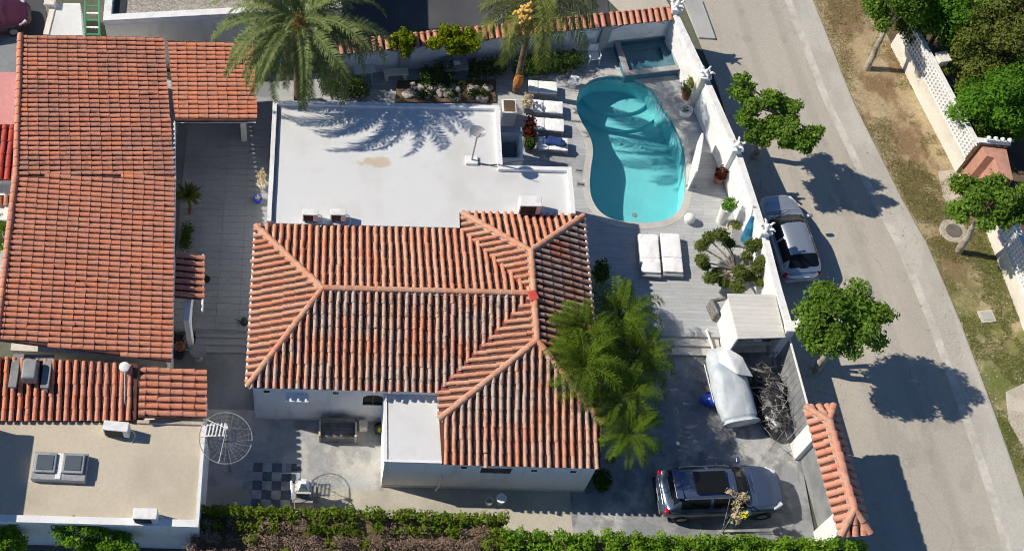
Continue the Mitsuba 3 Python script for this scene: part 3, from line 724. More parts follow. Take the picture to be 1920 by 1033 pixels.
# ------------------------------------------------------------------ the neighbouring house on the left
H_ = thing('neighbour_house', 'long house along the left edge with salmon tile roofs and a beige flat roof', 'house')
ht = Tiles(H_, 'house_tile')
ZN = .02
up_ = [(-6.046, 28.430, 3.500), (-7.073, 35.577, 3.500), (-12.884, 34.682, 4.500), (-12.065, 27.582, 4.500)]
lo_ = [(-5.497, 20.271, 3.500), (-6.046, 28.442, 3.520), (-12.060, 27.540, 4.600), (-11.738, 20.420, 4.600)]
ca_ = [(-2.864, 31.553, 3.150), (-3.266, 35.687, 3.150), (-6.852, 35.408, 3.500), (-6.200, 31.198, 3.500)]
fr_ = [(-11.866, 17.957, 3.000), (-6.636, 18.109, 3.000), (-6.693, 20.080, 3.600), (-12.075, 20.207, 3.600)]
fe_ = [(-4.115, 18.287, 3.000), (-4.246, 20.240, 3.000), (-6.627, 19.981, 3.400), (-6.506, 18.047, 3.400)]
cp_ = [(-4.576, 23.332, 2.700), (-4.689, 25.291, 2.700), (-5.704, 25.134, 3.000), (-5.637, 23.232, 3.000)]
r1 = put(H_, 'roof', cat([deck(c, .14) for c in (up_, lo_)]), 'pan_tile')
ht.face(r1, up_, .55, w=.238, L=.41, cw=.185, ch=.065); ht.face(r1, lo_, .22, w=.238, L=.41, cw=.185, ch=.065)
r2 = put(H_, 'carport_roof', deck(ca_, .12), 'pan_tile'); ht.face(r2, ca_, .2, w=.238, L=.41, cw=.185, ch=.065)
r3 = put(H_, 'porch_roof', cat([deck(c, .12) for c in (fr_, fe_)]), 'pan_tile')
ht.face(r3, fr_, .3, w=.285, L=.45, cw=.18, ch=.085); ht.face(r3, fe_, .25, w=.285, L=.45, cw=.205, ch=.075)
r4 = put(H_, 'canopy', deck(cp_, .1), 'pan_tile'); ht.face(r4, cp_, .3, w=.285, L=.42, cw=.2, ch=.075)
ht.ridge(r1, (-12.065, 27.582, 4.500), (-12.884, 34.682, 4.500)); ht.ridge(r1, (-11.738, 20.420, 4.600), (-12.060, 27.540, 4.600))
ht.finish()
# walls
def inset(c, d=.22): return sg.Polygon([q[:2] for q in c]).buffer(-d, join_style=2)
put(H_, 'wall', cat([prism(inset(up_), -.1, 3.3), prism(inset(lo_), -.1, 3.3), prism(inset(fr_, .1), -.1, 2.8), prism(inset(fe_, .12), -.1, 2.8)]), 'cream_wall')
e0, e1 = np.array((-6.193, 31.448, 3.050)), np.array((-2.845, 31.545, 3.050))
put(H_, 'carport_beam', cat([tube([e0 + [0, .02, 0], e1 + [-.05, .02, 0]], .075, 4)]), 'white_wall')
put(H_, 'carport_post', moved(cham(.24, .24, 2.6, .015), (*(-3.539, 32.555), .36)), 'white_wall')
put(H_, 'side_gutter', tube([(-6.230, 31.202, 3.420), (-5.992, 28.459, 3.420), (-5.468, 20.311, 3.420)], .05, 8), 'white_metal', 40)
put(H_, 'canopy_gutter', tube([(-4.694, 25.339, 2.660), (-4.577, 23.307, 2.660), (-4.569, 22.826, 2.600)], .045, 8), 'white_metal', 40)
# arched white wall under the canopy
aw = sg.box(0, 0, 1.55, 2.3).difference(sg.Point(.45, .9).buffer(.75)).difference(sg.box(-.3, -.1, 1.2, .9))
am = prism(aw, 0, .2); am.apply_transform(np.array(T().translate([*(-4.996, 23.922), .36]).rotate([0, 0, 1], -92).rotate([1, 0, 0], 90).matrix, float))
put(H_, 'arch', am, 'white_wall')
put(H_, 'parapet_wall', cat([box(-4.62, -4.5, 20.3, 21.0, 0, 1.0)]), 'white_wall')
# flat beige roof
bx0, bx1, by0, by1, bz = -15.0, -4.1, 14.25, 18.02, 2.86
put(H_, 'flat_wall', box(bx0, bx1 - .04, by0 + .04, by1, -.1, bz - .05), 'white_wall')
put(H_, 'flat_roof', box(bx0, bx1, by0, by1 - .004, bz - .046, bz), 'beige_roof')
put(H_, 'parapet', cat([box(bx0, bx1 + .02, by0 - .12, by0 + .14, bz - .03, bz + .16), box(bx1 - .1, bx1 + .02, by0 + .143, by1 - .004, bz + .003, bz + .09)]), 'white_wall')
put(H_, 'flashing', box(-6.6, bx1, by1 - .02, by1 + .1, bz + .005, bz + .1), 'mortar')
# taller part of the house further left, out of the picture
t = thing('upper_storey', 'taller cream block at the far left end of the flat beige roof', 'building')
put(t, 'wall', box(-17, -12.75, 14.6, 17.9, 2.8, 4.8), 'cream_wall'); put(t, 'roof', box(-17.1, -12.65, 14.5, 18.0, 4.8, 4.95), 'white_roof')
# skylight
t = thing('skylight', 'dark grey double skylight with a pale strip between its panes', 'skylight')
sx, sy = (-9.171, 16.183)
M = lambda m: moved(m, (sx, sy, bz), -1)
put(t, 'kerb', M(rbox(1.95, 1.05, .3, .03)), 'grey_metal', 35)
for dx in (-.5, .5):
    k = put(t, 'frame', moved(rbox(.78, .74, .12, .03, .3), (sx + dx, sy + .08, bz), -1), 'grey_metal', 35)
    put(k, 'pane', moved(cham(.6, .56, .03, .01, .42), (sx + dx, sy + .08, bz), -1), 'skylight_pane')
put(t, 'strip', moved(cham(.2, .98, .03, .01, .3), (sx, sy, bz), -1), 'white_metal')
ac_unit('white air conditioner against the lower tile eave of the beige roof', *(-7.257, 17.631), bz, .92, .38, .6, rz=-4)
ac_unit('white air conditioner by the front parapet of the beige roof', *(-5.922, 14.420), bz, .84, .4, .55)
# tank on the porch roof
t = thing('water_tank', 'pale blue-grey tank in a metal frame on the tiled porch roof', 'tank')
tx, ty = (-10.548, 19.575)
put(t, 'tank', moved(rbox(.55, .8, .55, .08), (tx, ty, 3.5)), 'sheet_metal', 40)
put(t, 'frame', cat([moved(cham(.3, 1.1, .12, .01), (tx - .62, ty - .05, 3.55)), moved(cham(.3, 1.1, .12, .01), (tx + .56, ty - .05, 3.55)), moved(cham(1.5, .25, .1, .01), (tx, ty + .62, 3.56))]), 'sheet_metal')
put(t, 'leg', box(tx + .5, tx + .62, ty - .6, ty - .48, 3.0, 3.55), 'white_metal')
t = thing('roof_vent', 'small white chimney vent between the two tiled porch roofs', 'vent')
vx, vy = (-7.128, 19.825)
put(t, 'flue', moved(lathe([(0, 0), (.12, 0), (.12, .45), (0, .45)], 12), (vx, vy, 3.35)), 'white_metal', 40); put(t, 'cowl', moved(lathe([(0, .5), (.2, .47), (.2, .5), (0, .6)], 12), (vx, vy, 3.35)), 'white_metal', 40)
put(t, 'stay', tube([(vx, vy, 3.7), (vx + .05, vy - 1.2, 3.15)], .018, 5), 'white_metal')
# mesh dish
t = thing('mesh_dish', 'large see-through wire mesh dish beside the beige flat roof', 'satellite dish')
dc = np.array((-3.300, 17.373, 3.000)); rd = .95
rings, ribs = [], []
def dpt(r, a): return dc + np.array([r * math.cos(a), r * math.sin(a), .28 * (r / rd) ** 2 + .12 * r * math.cos(a - 2.2)])
for r in (.25, .4, .55, .7, .83): put(t, 'wire_ring', tube([dpt(r, a) for a in np.linspace(0, 2 * math.pi, 41)], .004, 4, False), 'grey_metal')
for a in np.arange(24) * math.pi / 12: put(t, 'rib', tube([dpt(r, a) for r in np.linspace(.05, rd, 6)], .005, 4), 'grey_metal')
put(t, 'rim', tube([dpt(rd, a) for a in np.linspace(0, 2 * math.pi, 49)], .017, 6, False), 'grey_metal', 40)
put(t, 'mast', tube([(dc[0], dc[1], 0), dc + [0, 0, .02]], .05, 8), 'grey_metal', 40)
put(t, 'feed', cat([tube([dpt(rd, a), dc + [.05, .1, .95]], .012, 5) for a in (.4, 2.4, 4.5)] + [moved(lathe([(0, 0), (.07, 0), (.07, .16), (0, .16)], 12), dc + [.05, .1, .88])]), 'white_metal', 40)
t = thing('roof_antenna', 'pale comb-like aerial at the corner of the beige flat roof', 'antenna')
ac_ = np.array((-3.724, 17.650, 3.300))
put(t, 'mast', tube([ac_ + [-.1, .25, -.5], ac_ + [-.1, .25, .05]], .02, 6), 'white_metal')
for i in range(6): put(t, 'rod', moved(cham(.05, .5, .02, .004), ac_ + [-.3 + .13 * i, 0, .02 * i], rz=-8), 'white_metal')
put(t, 'boom', cat([moved(cham(.95, .04, .03, .004), ac_ + [0, .2, 0], rz=3), moved(cham(.95, .05, .03, .004), ac_ + [0, -.22, 0], rz=3)]), 'white_metal')

# ------------------------------------------------------------------ plots at the far left and the top
t = thing('awning_terrace', 'flat pink roof at the left edge of the picture', 'roof')
put(t, 'roof', prism([(-14.982, 34.187), (-13.145, 34.241), (-12.807, 31.478), (-14.553, 31.427)], 2.5, 2.6), 'pink_paint'); put(t, 'wall', prism([(-14.959, 34.043), (-13.217, 34.094), (-12.909, 31.558), (-14.566, 31.509)], 0, 2.497), 'cream_wall')
t = thing('red_lean_to', 'strip of bright red tile roof at the left edge', 'roof')
rd_ = [(-14.158, 28.736, 2.500), (-12.497, 28.784, 2.500), (-12.782, 31.341, 2.750), (-14.499, 31.291, 2.750)]
k = put(t, 'roof', deck(rd_, .1), 'pan_tile'); rt = Tiles(t, 'red_tile'); rt.face(k, rd_, .1, w=.3, L=.6, cw=.22, ch=.09); rt.finish()
put(t, 'wall', prism(inset(rd_, .15), 0, 2.35), 'white_wall')
t = thing('side_terrace', 'white terrace wall with a short tile coping at the left edge', 'wall')
put(t, 'wall', prism([(-14.369, 29.093), (-12.727, 29.140), (-12.552, 27.261), (-14.078, 27.217)], 0, 1.8), 'white_wall')
rd_ = [(-14.178, 27.933, 1.850), (-12.643, 27.977, 1.850), (-12.662, 28.324, 2.000), (-14.199, 28.279, 2.000)]
k = put(t, 'coping', deck(rd_, .05), 'pan_tile'); rt = Tiles(t, 'house_tile'); rt.face(k, rd_, .3, w=.24, L=.5, cw=.19, ch=.08); rt.finish()
struct('side_yard', sheet([(-16.739, 38.563), (-14.133, 38.639), (-13.499, 33.161), (-15.867, 33.093)], .01), 'plaza', 'grey yard at the far left')
# house at the top left with a gravel roof
t = thing('gravel_roof_house', 'white flat-roofed building at the top with grey gravel on its roof', 'building')
gz = 3.3
g0, g1 = np.array((-9.685, 36.384)), np.array((0.570, 37.403))
gp = sg.Polygon([g0, g1, g1 + [0, 9], g0 + [-.3, 9]])
put(t, 'wall', prism(gp, 0, gz - .05), 'white_wall'); put(t, 'roof', prism(gp.buffer(-.05), gz - .046, gz), 'gravel')
put(t, 'parapet', prism(gp.buffer(.03, join_style=2).difference(gp.buffer(-.3, join_style=2)), gz + .003, gz + .3), 'white_paint')
put(t, 'tar_strip', box(g0[0] + .32, g0[0] + .85, g0[1] + .35, g0[1] + 5, gz + .003, gz + .03), 'dark_metal')
put(t, 'vent_cap', moved(lathe([(0, 0), (.1, 0), (.1, .1), (0, .14)], 12), (*(-9.471, 36.904), gz + .03)), 'white_paint', 40)
t = thing('white_terrace', 'bright white terrace slab behind the tile roof at the top left', 'terrace')
wt = [(-12.758, 37.642), (-12.583, 39.549), (-11.475, 39.581), (-11.134, 37.689)]
put(t, 'slab', prism(wt, 0, 1.0), 'white_roof'); put(t, 'edge', wall_run([(-12.807, 37.641), (-12.690, 39.417)], .25, .9, 1.06), 'cream_wall')
t = thing('terrace_pillar', 'beige pillar at the head of the white terrace edge', 'pillar')
put(t, 'shaft', moved(cham(.4, .5, 1.2, .02), (*(-12.813, 39.494), 0)), 'cream_wall'); put(t, 'cap', moved(cham(.5, .6, .1, .02, 1.203), (*(-12.813, 39.494), 0)), 'cream_wall')
t = thing('green_trellis', 'green painted metal staircase frame beside the white terrace', 'trellis')
q0, q1 = np.array((-10.775, 36.916)), np.array((-10.608, 38.846))
for x0 in (0, .62): put(t, 'rail', tube([(q0[0] + x0, q0[1], 2.0), (q1[0] - .3 + x0, q1[1], 2.6)], .045, 6), 'green_paint')
for i in range(7):
    f = i / 6; put(t, 'tread', moved(cham(.62, .09, .05, .01), (q0[0] * (1 - f) + (q1[0] - .3) * f + .31, q0[1] * (1 - f) + q1[1] * f, 1.96 + .6 * f)), 'green_paint' if i % 2 == 0 else 'white_paint')
for x0 in (0, .62): put(t, 'post', tube([(q0[0] + x0, q0[1] + .1, 0), (q0[0] + x0, q0[1] + .1, 2.0)], .04, 6), 'green_paint')
struct('upper_street', sheet([(-21.347, 44.477), (-13.737, 44.698), (-13.091, 38.477), (-20.177, 38.272)], .006), 'asphalt', 'dark street corner at the top left')

# ------------------------------------------------------------------ garden wall along the north side, with tile coping and bays
t = thing('tiled_garden_wall', 'white garden wall with tile coping and dark piers behind the pool terrace', 'wall')
w0, w1 = np.array([.4, 36.25]), np.array([15.35, 38.68])
d = (w1 - w0) / np.linalg.norm(w1 - w0); nn = np.array([d[1], -d[0]]); Lw = np.linalg.norm(w1 - w0); zt = 2.15
put(t, 'wall', wall_run([w0, w1], .2, -.2, zt), 'white_wall')
rise = lambda s: zt + .28 * (1 - 4 * (((s / 3.05) % 1) - .5) ** 2)
cw_ = Tiles(t, 'gate_tile')
k = put(t, 'coping', cat([deck([(*(w0 + d * s + nn * .3), zt + .02), (*(w0 + d * (s + 3.04) + nn * .3), zt + .02), (*(w0 + d * (s + 3.04) - nn * .3), zt + .2), (*(w0 + d * s - nn * .3), zt + .2)], .06) for s in np.arange(0, Lw - 1, 3.05)]), 'pan_tile')
for s in np.arange(0, Lw - 1, 3.05):
    cw_.face(k, [(*(w0 + d * s + nn * .3), zt + .02), (*(w0 + d * (s + 3.04) + nn * .3), zt + .02), (*(w0 + d * (s + 3.04) - nn * .3), zt + .2), (*(w0 + d * s - nn * .3), zt + .2)], .2, w=.29, L=.6, cw=.2, ch=.09)
cw_.finish()
for s in np.arange(0, Lw + .1, 3.05):
    c = w0 + d * min(s, Lw - .15) + nn * .13
    put(t, 'pier', moved(cham(.42, .34, zt - .02, .015), (*c, .0), math.degrees(math.atan2(d[1], d[0]))), 'grey_wall')
for s in np.arange(.3, Lw - 1, 3.05):
    q = sg.Polygon([(0, 0), (2.45, 0), (2.45, .75), (1.9, .98), (1.22, 1.04), (.55, .98), (0, .75)])
    m = prism(q, 0, .03); m.apply_transform(np.array(T().translate([*(w0 + d * s + nn * .135), .95]).rotate([0, 0, 1], math.degrees(math.atan2(d[1], d[0]))).rotate([1, 0, 0], 90).matrix, float))
    put(t, 'panel', m, 'white_paint')
def spiky(base, r, n, seed):
    g = np.random.default_rng(seed); V, F = [], []
    for i in range(n):
        a, e = g.random() * 6.283, g.uniform(.15, 1.3); dv = np.array([math.cos(a) * math.cos(e), math.sin(a) * math.cos(e), math.sin(e)])
        s = np.cross(dv, [0, 0, 1]); s /= np.linalg.norm(s); l = r * g.uniform(.7, 1.1)
        p = np.array(base); V += [p - s * .06 * r, p + s * .06 * r, p + dv * l * .5 + s * .1 * r + [0, 0, .03], p + dv * l * .5 - s * .1 * r, p + dv * l - [0, 0, .12 * r]]
        o = i * 5; F += [[o, o + 1, o + 2], [o, o + 2, o + 3], [o + 3, o + 2, o + 4]]
    return trimesh.Trimesh(np.array(V), np.array(F), process=False), np.repeat(np.c_[g.random(n), g.random(n) * .7], 5, axis=0)

# ------------------------------------------------------------------ the boundary wall along the street, its pillars
EW = [(15.5, 38.5), (16.36, 35.1), (17.2, 31.4), (17.72, 27.45), (17.92, 24.65), (18.08, 23.1)]
t = thing('boundary_wall', 'tall white boundary wall between the pool terrace and the street', 'wall')
put(t, 'wall', wall_run(EW, .2, -.1, 2.25), 'white_wall'); put(t, 'coping', wall_run(EW, .26, 2.253, 2.31), 'white_wall')
for i, (a, b) in enumerate(zip(EW[:-1], EW[1:])):
    a, b = np.array(a), np.array(b); n_ = max(1, int(np.linalg.norm(b - a) / 1.9))
    for j in range(n_):
        f = (j + .5) / n_; c = a + (b - a) * f; an = math.degrees(math.atan2(*(b - a)[::-1]))
        w = np.array([-(b - a)[1], (b - a)[0]]) / np.linalg.norm(b - a); w = w if w[0] < 0 else -w
        put(t, 'panel', moved(cham(np.linalg.norm(b - a) / n_ - .12, .03, 1.55, .01), (*(c + w * .105), .45), an), 'white_paint')
def pillar(label, x, y, colour, seed, h=2.55):
    t = thing('wall_pillar', label, 'pillar', None)
    put(t, 'shaft', moved(cham(.38, .38, h, .02), (x, y, 0)), colour); put(t, 'cap', moved(cham(.5, .5, .09, .02, h + .003), (x, y, 0)), 'white_paint')
    arms = [tube([(x, y, h + .09), (x + .26 * math.cos(a), y + .26 * math.sin(a), h + .32), (x + .36 * math.cos(a), y + .36 * math.sin(a), h + .28)], [.06, .05, .02], 6) for a in (seed + np.arange(5) * 1.257)]
    put(t, 'finial', cat(arms + [moved(lathe([(0, 0), (.1, .02), (.13, .14), (.06, .28), (0, .36)], 12), (x, y, h + .09))]), 'white_paint', 40)
pillar('white corner pillar with a spiky finial where the tiled garden wall meets the street', 15.5, 38.75, 'white_wall', .3)
pillar('pale pillar with a star-shaped finial standing by the white bowl pot', 16.28, 34.95, 'pale_wood', .9)
pillar('white pillar with a star-shaped finial beside the parked silver car bonnet', 17.12, 31.2, 'white_wall', .1)
pillar('white pillar with a star-shaped finial by the blue folded parasol', 17.72, 27.2, 'white_wall', .5)
t = thing('gate_post', 'white post with a slanting cap at the end of the shed wall', 'pillar')
x, y = (18.493, 23.432)
put(t, 'shaft', moved(cham(.34, .34, 2.35, .02), (18.12, 22.95, 0)), 'white_wall'); put(t, 'cap', moved(cham(.5, .46, .1, .02, 2.353), (18.12, 22.95, 0)), 'white_paint')
put(t, 'beam', cat([tube([(18.15, 22.95, 2.3), (18.75, 22.9, 2.36)], .07, 4), tube([(18.2, 22.9, 1.9), (18.62, 23.35, 2.9)], .09, 6)]), 'white_paint')
# sliding gate of grey metal boards
t = thing('sliding_gate', 'grey metal sliding gate closing the driveway towards the street', 'gate')
ga, gb = np.array([18.2, 22.7]), np.array([18.5, 19.2]); gd = (gb - ga) / np.linalg.norm(gb - ga); an = math.degrees(math.atan2(gd[1], gd[0])); gl = np.linalg.norm(gb - ga)
for i in range(12): put(t, 'board', moved(cham(gl / 12 - .012, .04, 1.75, .006), (*(ga + gd * gl * (i + .5) / 12), .06), an), 'sheet_metal')
put(t, 'rail', cat([moved(cham(gl, .07, .06, .008), (*((ga + gb) / 2), 1.8), an), moved(cham(gl, .062, .06, .008), (*((ga + gb) / 2), .02), an)]), 'white_metal')
# tiled entrance gate
t = thing('tiled_gateway', 'entrance gateway with a long hipped tile roof beside the street', 'gateway')
Q = [np.array((17.951, 19.417, 2.750)), np.array((18.981, 19.489, 2.750)), np.array((19.387, 14.691, 2.750)), np.array((18.380, 14.565, 2.750))]
r0_, r1_ = (np.array([*((Q[0] + Q[1]) / 2)[:2], 3.22]) * .84 + np.array([*((Q[2] + Q[3]) / 2)[:2], 3.22]) * .16), (np.array([*((Q[0] + Q[1]) / 2)[:2], 3.22]) * .15 + np.array([*((Q[2] + Q[3]) / 2)[:2], 3.22]) * .85)
gf = [[Q[0], Q[3], r1_, r0_], [Q[2], Q[1], r0_, r1_], [Q[1], Q[0], r0_], [Q[3], Q[2], r1_]]
k = put(t, 'roof', cat([deck(f, .1) for f in gf]), 'pan_tile'); gt = Tiles(t, 'gate_tile')
for f in gf: gt.face(k, f, .12, w=.305, L=.40, cw=.23, ch=.10)
gt.ridge(k, r0_, r1_, .27, .12)
for q, r in ((Q[0], r0_), (Q[1], r0_), (Q[2], r1_), (Q[3], r1_)): gt.ridge(k, q, r, .24, .11)
gt.finish()
gp = sg.Polygon([q[:2] for q in Q]); gc = (Q[0] + Q[1]) / 2; ge = (Q[2] + Q[3]) / 2; gd = (ge - gc) / np.linalg.norm(ge - gc)
put(t, 'wall', wall_run([(gc + gd * .35)[:2], (gc + gd * 1.0)[:2]], .5, 0, 2.66), 'white_wall'); put(t, 'wall', wall_run([(ge - gd * 1.0)[:2], (ge - gd * .25)[:2]], .5, 0, 2.66), 'white_wall')
put(t, 'lintel', wall_run([(gc + gd * .3)[:2], (ge - gd * .2)[:2]], .46, 2.2, 2.655), 'white_wall')
put(t, 'door', wall_run([(gc + gd * 1.03)[:2], (ge - gd * 1.03)[:2]], .08, .04, 2.17), 'sheet_metal')
t = thing('gate_pillar', 'white round-topped post under the near eave of the tiled gateway', 'pillar')
gx, gy = (18.405, 18.956)
put(t, 'shaft', moved(cham(.3, .3, 1.55, .03), (gx + .05, gy, 0)), 'white_wall'); put(t, 'cap', moved(lathe([(0, 1.5), (.2, 1.5), (.2, 1.6), (.1, 1.68), (0, 1.7)], 14), (gx + .05, gy, .05)), 'white_paint', 40)

# ------------------------------------------------------------------ shed beside the driveway
t = thing('garden_shed', 'pale open-fronted shed with a flat boarded roof against the boundary wall', 'shed')
sh = [(15.932, 24.483), (17.806, 24.347), (17.889, 22.620), (16.170, 22.455)]
so = sg.Polygon([(16.0, 24.4), (17.75, 24.4), (17.85, 22.65), (16.15, 22.55)])
put(t, 'roof', prism(so.buffer(.06, join_style=2), 2.1, 2.17), 'shed_boards')
put(t, 'wall', cat([wall_run([(16.02, 24.35), (16.16, 22.6)], .07, .0, 2.097), wall_run([(16.06, 24.37), (17.7, 24.37)], .07, 0, 2.09)]), 'white_wall')
put(t, 'fascia', wall_run([(16.15, 22.56), (17.84, 22.66)], .05, 1.93, 2.096), 'dark_metal')
for z in (.55, 1.15): put(t, 'shelf', prism(so.buffer(-.12), z, z + .04), 'pale_wood')
for i in range(4):
    solo('storage_box', moved(rbox(.3, .34, .22, .03), (16.45 + .36 * i, 23.05, 1.19)), ['grey_metal', 'pale_wood', 'white_metal', 'black_plastic'][i], 'small ' + ['grey', 'tan', 'white', 'black'][i] + ' box on the shelf inside the open-fronted shed', 'box', 40)

# ------------------------------------------------------------------ cars
def loft(st, n=20, cap=True):
    """closed body from stations (x, half width, z low, z high, roundness exponent)"""
    V = []
    for x, hw, z0, z1, ex in st:
        a = np.linspace(0, 2 * np.pi, n, endpoint=False)
        c, s = np.cos(a), np.sin(a)
        V.append(np.c_[np.full(n, x), np.sign(c) * np.abs(c) ** (2 / ex) * hw, (z0 + z1) / 2 + np.sign(s) * np.abs(s) ** (2 / ex) * (z1 - z0) / 2])
    m = len(V); F = []
    for i in range(m - 1):
        for j in range(n):
            k = (j + 1) % n; F += [(i * n + j, (i + 1) * n + j, (i + 1) * n + k), (i * n + j, (i + 1) * n + k, i * n + k)]
    V = np.vstack(V + [V[0].mean(0)[None], V[-1].mean(0)[None]])
    for j in range(n):
        k = (j + 1) % n; F += [(len(V) - 2, j, k), (len(V) - 1, (m - 1) * n + k, (m - 1) * n + j)]
    mm = trimesh.Trimesh(V, np.array(F), process=False)
    if mm.volume < 0: mm.invert()
    return mm

def car(name, label, x, y, head, paint, Lc, Wc, belt, roofz, gh, suv):
    """gh: x of windscreen foot, windscreen top, rear glass top, rear glass foot (front is +x, centre 0)"""
    t = thing(name, label, 'car')
    at = xf((x, y, 0), head); h = Wc / 2; f = Lc / 2
    wf, wt, rt, rf = gh; hood = belt - (.06 if suv else .10)
    B = lambda u: u
    st = [(-f, h * .58, .42, belt - .26, 2.8), (-f + .07, h * .76, .32, belt - .12, 3.2), (-f + .2, h * .88, .27, belt - .05, 3.8), (-f + .45, h * .965, .24, belt - .01, 4.5), (-f + 1.0, h, .22, belt, 5), (0, h, .22, belt, 5), (wf, h * .99, .22, belt - .01, 5), (wf + .3, h * .975, .22, hood + .02, 4.6), (f - .75, h * .945, .23, hood - .02, 4.2), (f - .45, h * .89, .25, hood - .07, 3.8), (f - .22, h * .80, .28, hood - .14, 3.4), (f - .08, h * .66, .33, hood - .25, 3.0), (f, h * .46, .42, hood - .36, 2.6)]
    put(t, 'body', loft(st, 36), paint, 30, at)
    xs_, E_st = np.array([q[0] for q in st]), np.array(st)
    g0, g1 = wf + .16, f - .24; V2, nx, ny = [], 12, 13
    for i in range(nx):
        x_ = g0 + (g1 - g0) * i / (nx - 1); hw_, z0_, z1_, ex_ = (np.interp(x_, xs_, E_st[:, q]) for q in (1, 2, 3, 4))
        for j in range(ny):
            u_ = (j / (ny - 1) * 2 - 1) * (.80 - .10 * (i / (nx - 1)) ** 3)
            V2.append((x_ + .05 * (1 - u_ * u_) * (1 if i in (0, nx - 1) else 0), u_ * hw_, (z0_ + z1_) / 2 + (z1_ - z0_) / 2 * (1 - abs(u_) ** ex_) ** (1 / ex_) + .012))
    V2 = np.array(V2); V3 = V2 - [0, 0, .03]; F2 = []
    for i in range(nx - 1):
        for j in range(ny - 1): q = i * ny + j; F2 += [(q, q + ny, q + ny + 1), (q, q + ny + 1, q + 1)]
    edge_ = [j for j in range(ny)] + [i * ny + ny - 1 for i in range(1, nx)] + [(nx - 1) * ny + j for j in range(ny - 2, -1, -1)] + [i * ny for i in range(nx - 2, 0, -1)]
    F2 += [q for a_, b_ in zip(edge_, edge_[1:] + edge_[:1]) for q in ((a_, len(V2) + b_, b_), (a_, len(V2) + a_, len(V2) + b_))]
    put(t, 'bonnet', trimesh.Trimesh(np.vstack([V2, V3]), np.array(F2), process=False), paint, 30, at)
    # cabin: one smooth shell, its glass cut out of the same curve
    hb, hr = h * .91, h * .70; mid = (wt + rt) / 2 + .1; Hc = roofz - belt
    kx = np.array([rf - .02, rf + .10, (rf + rt) / 2, rt, (rt * 2 + wt) / 3, (rt + wt * 2) / 3, wt, (wt + wf) / 2, wf - .12, wf + .02])
    kz = np.array([-.03, .22 if suv else .16, .66 if suv else .60, .93, .99, 1.0, .95, .56, .13, -.03])
    from scipy.interpolate import PchipInterpolator
    zc = PchipInterpolator(kx, kz); nx, ns = 90, 48; X = np.linspace(kx[0], kx[-1], nx); A_ = np.linspace(0, np.pi, ns)
    G = np.zeros((nx, ns, 3)); ex = 3.4
    for i, x_ in enumerate(X):
        hh = max(float(zc(x_)), -.03) * Hc
        e_ = min(1, min(x_ - kx[0], kx[-1] - x_) / .5); wl = hb * (.86 + .14 * e_ ** .5)
        yy = np.sign(np.cos(A_)) * np.abs(np.cos(A_)) ** (2 / ex); zz = np.sin(A_) ** (2 / ex) * hh
        G[i] = np.c_[np.full(ns, x_), yy * wl * (1 - (1 - hr / hb) * zz / Hc), belt - .02 + zz]
    F3 = {q: [] for q in ('cabin', 'windscreen', 'rear_window', 'window_left', 'window_right')}
    for i in range(nx - 1):
        for j in range(ns - 1):
            c_ = (G[i, j] + G[i + 1, j + 1]) / 2; yr = abs(c_[1]) / (hb * (1 - (1 - hr / hb) * (c_[2] - belt) / Hc)); zr = (c_[2] - belt) / Hc
            top_ = zr / max(float(zc(c_[0])), .01); q = 'cabin'
            if c_[0] > wt + .06 - .10 * yr ** 2 and c_[0] < wf - .05 - .10 * yr ** 2 and yr < .87: q = 'windscreen'
            elif c_[0] < rt - .04 + .05 * yr ** 2 and c_[0] > rf + .12 + .06 * yr ** 2 and yr < .85: q = 'rear_window'
            elif .10 < zr < .80 and top_ < .86 and yr > .8 and rf + .42 < c_[0] < wf - .26 and abs(c_[0] - mid) > .045: q = 'window_left' if c_[1] > 0 else 'window_right'
            a_, b_ = i * ns + j, (i + 1) * ns + j; F3[q] += [(a_, b_, b_ + 1), (a_, b_ + 1, a_ + 1)]
    VG = G.reshape(-1, 3)
    for q, f_ in F3.items():
        mm = trimesh.Trimesh(VG, np.array(f_), process=True)
        if mm.face_normals[:, 2].sum() < 0: mm.invert()
        for piece in ([mm] if q in ('cabin', 'windscreen', 'rear_window') else mm.split(only_watertight=False)):
            if len(piece.faces) < 12: continue
            if q != 'cabin': piece.apply_translation((0, 0, -.004))
            put(t, 'side_window' if 'window_' in q and q != 'rear_window' else q, piece, paint if q == 'cabin' else 'dark_glass', True, at)
    for sg_ in (-1, 1):
        put(t, 'mirror', moved(rbox(.16, .24, .15, .05, 0, 10), (wf - .25, sg_ * (h + .08), belt + .03)), paint, 40, at)
        put(t, 'headlight', moved(rbox(.42, .2, .12, .05, 0, 10), (f - .42, sg_ * h * .72, hood - .25), -sg_ * 28), 'lamp_clear', 40, at)
        put(t, 'tail_light', moved(rbox(.16, .26, .26, .05, 0, 10), (-f + .19, sg_ * h * .76, belt - .36), sg_ * 30), 'tail_red', 40, at)
        for wx in (f - .88, -f + .82):
            k = put(t, 'wheel', moved(lathe([(.19, -.1), (.31, -.11), (.335, -.08), (.335, .08), (.31, .11), (.19, .1), (.19, -.1)], 24), (wx, sg_ * (h - .1), .335), rx=90), 'black_rubber', 35, at)
            put(k, 'rim', moved(lathe([(0, -.06), (.2, -.09), (.2, .09), (0, .06)], 12), (wx, sg_ * (h - .1), .335), rx=90), 'rim_alloy', 20, at)
    put(t, 'bumper', moved(rbox(.12, Wc * .8, .16, .05, 0, 10), (-f + .03, 0, .36)), 'black_plastic' if suv else paint, 40, at)
    put(t, 'number_plate', moved(cham(.02, .5, .11, .004), (-f - .01 + .02, 0, .60)), 'white_paint', False, at)
    for sg_ in (-1, 1): put(t, 'wiper', tube([(wf + .12, sg_ * .15 - .1, belt + .03), (wf - .12, sg_ * .15 + .35, belt + .16)], .012, 4), 'black_plastic', False, at)
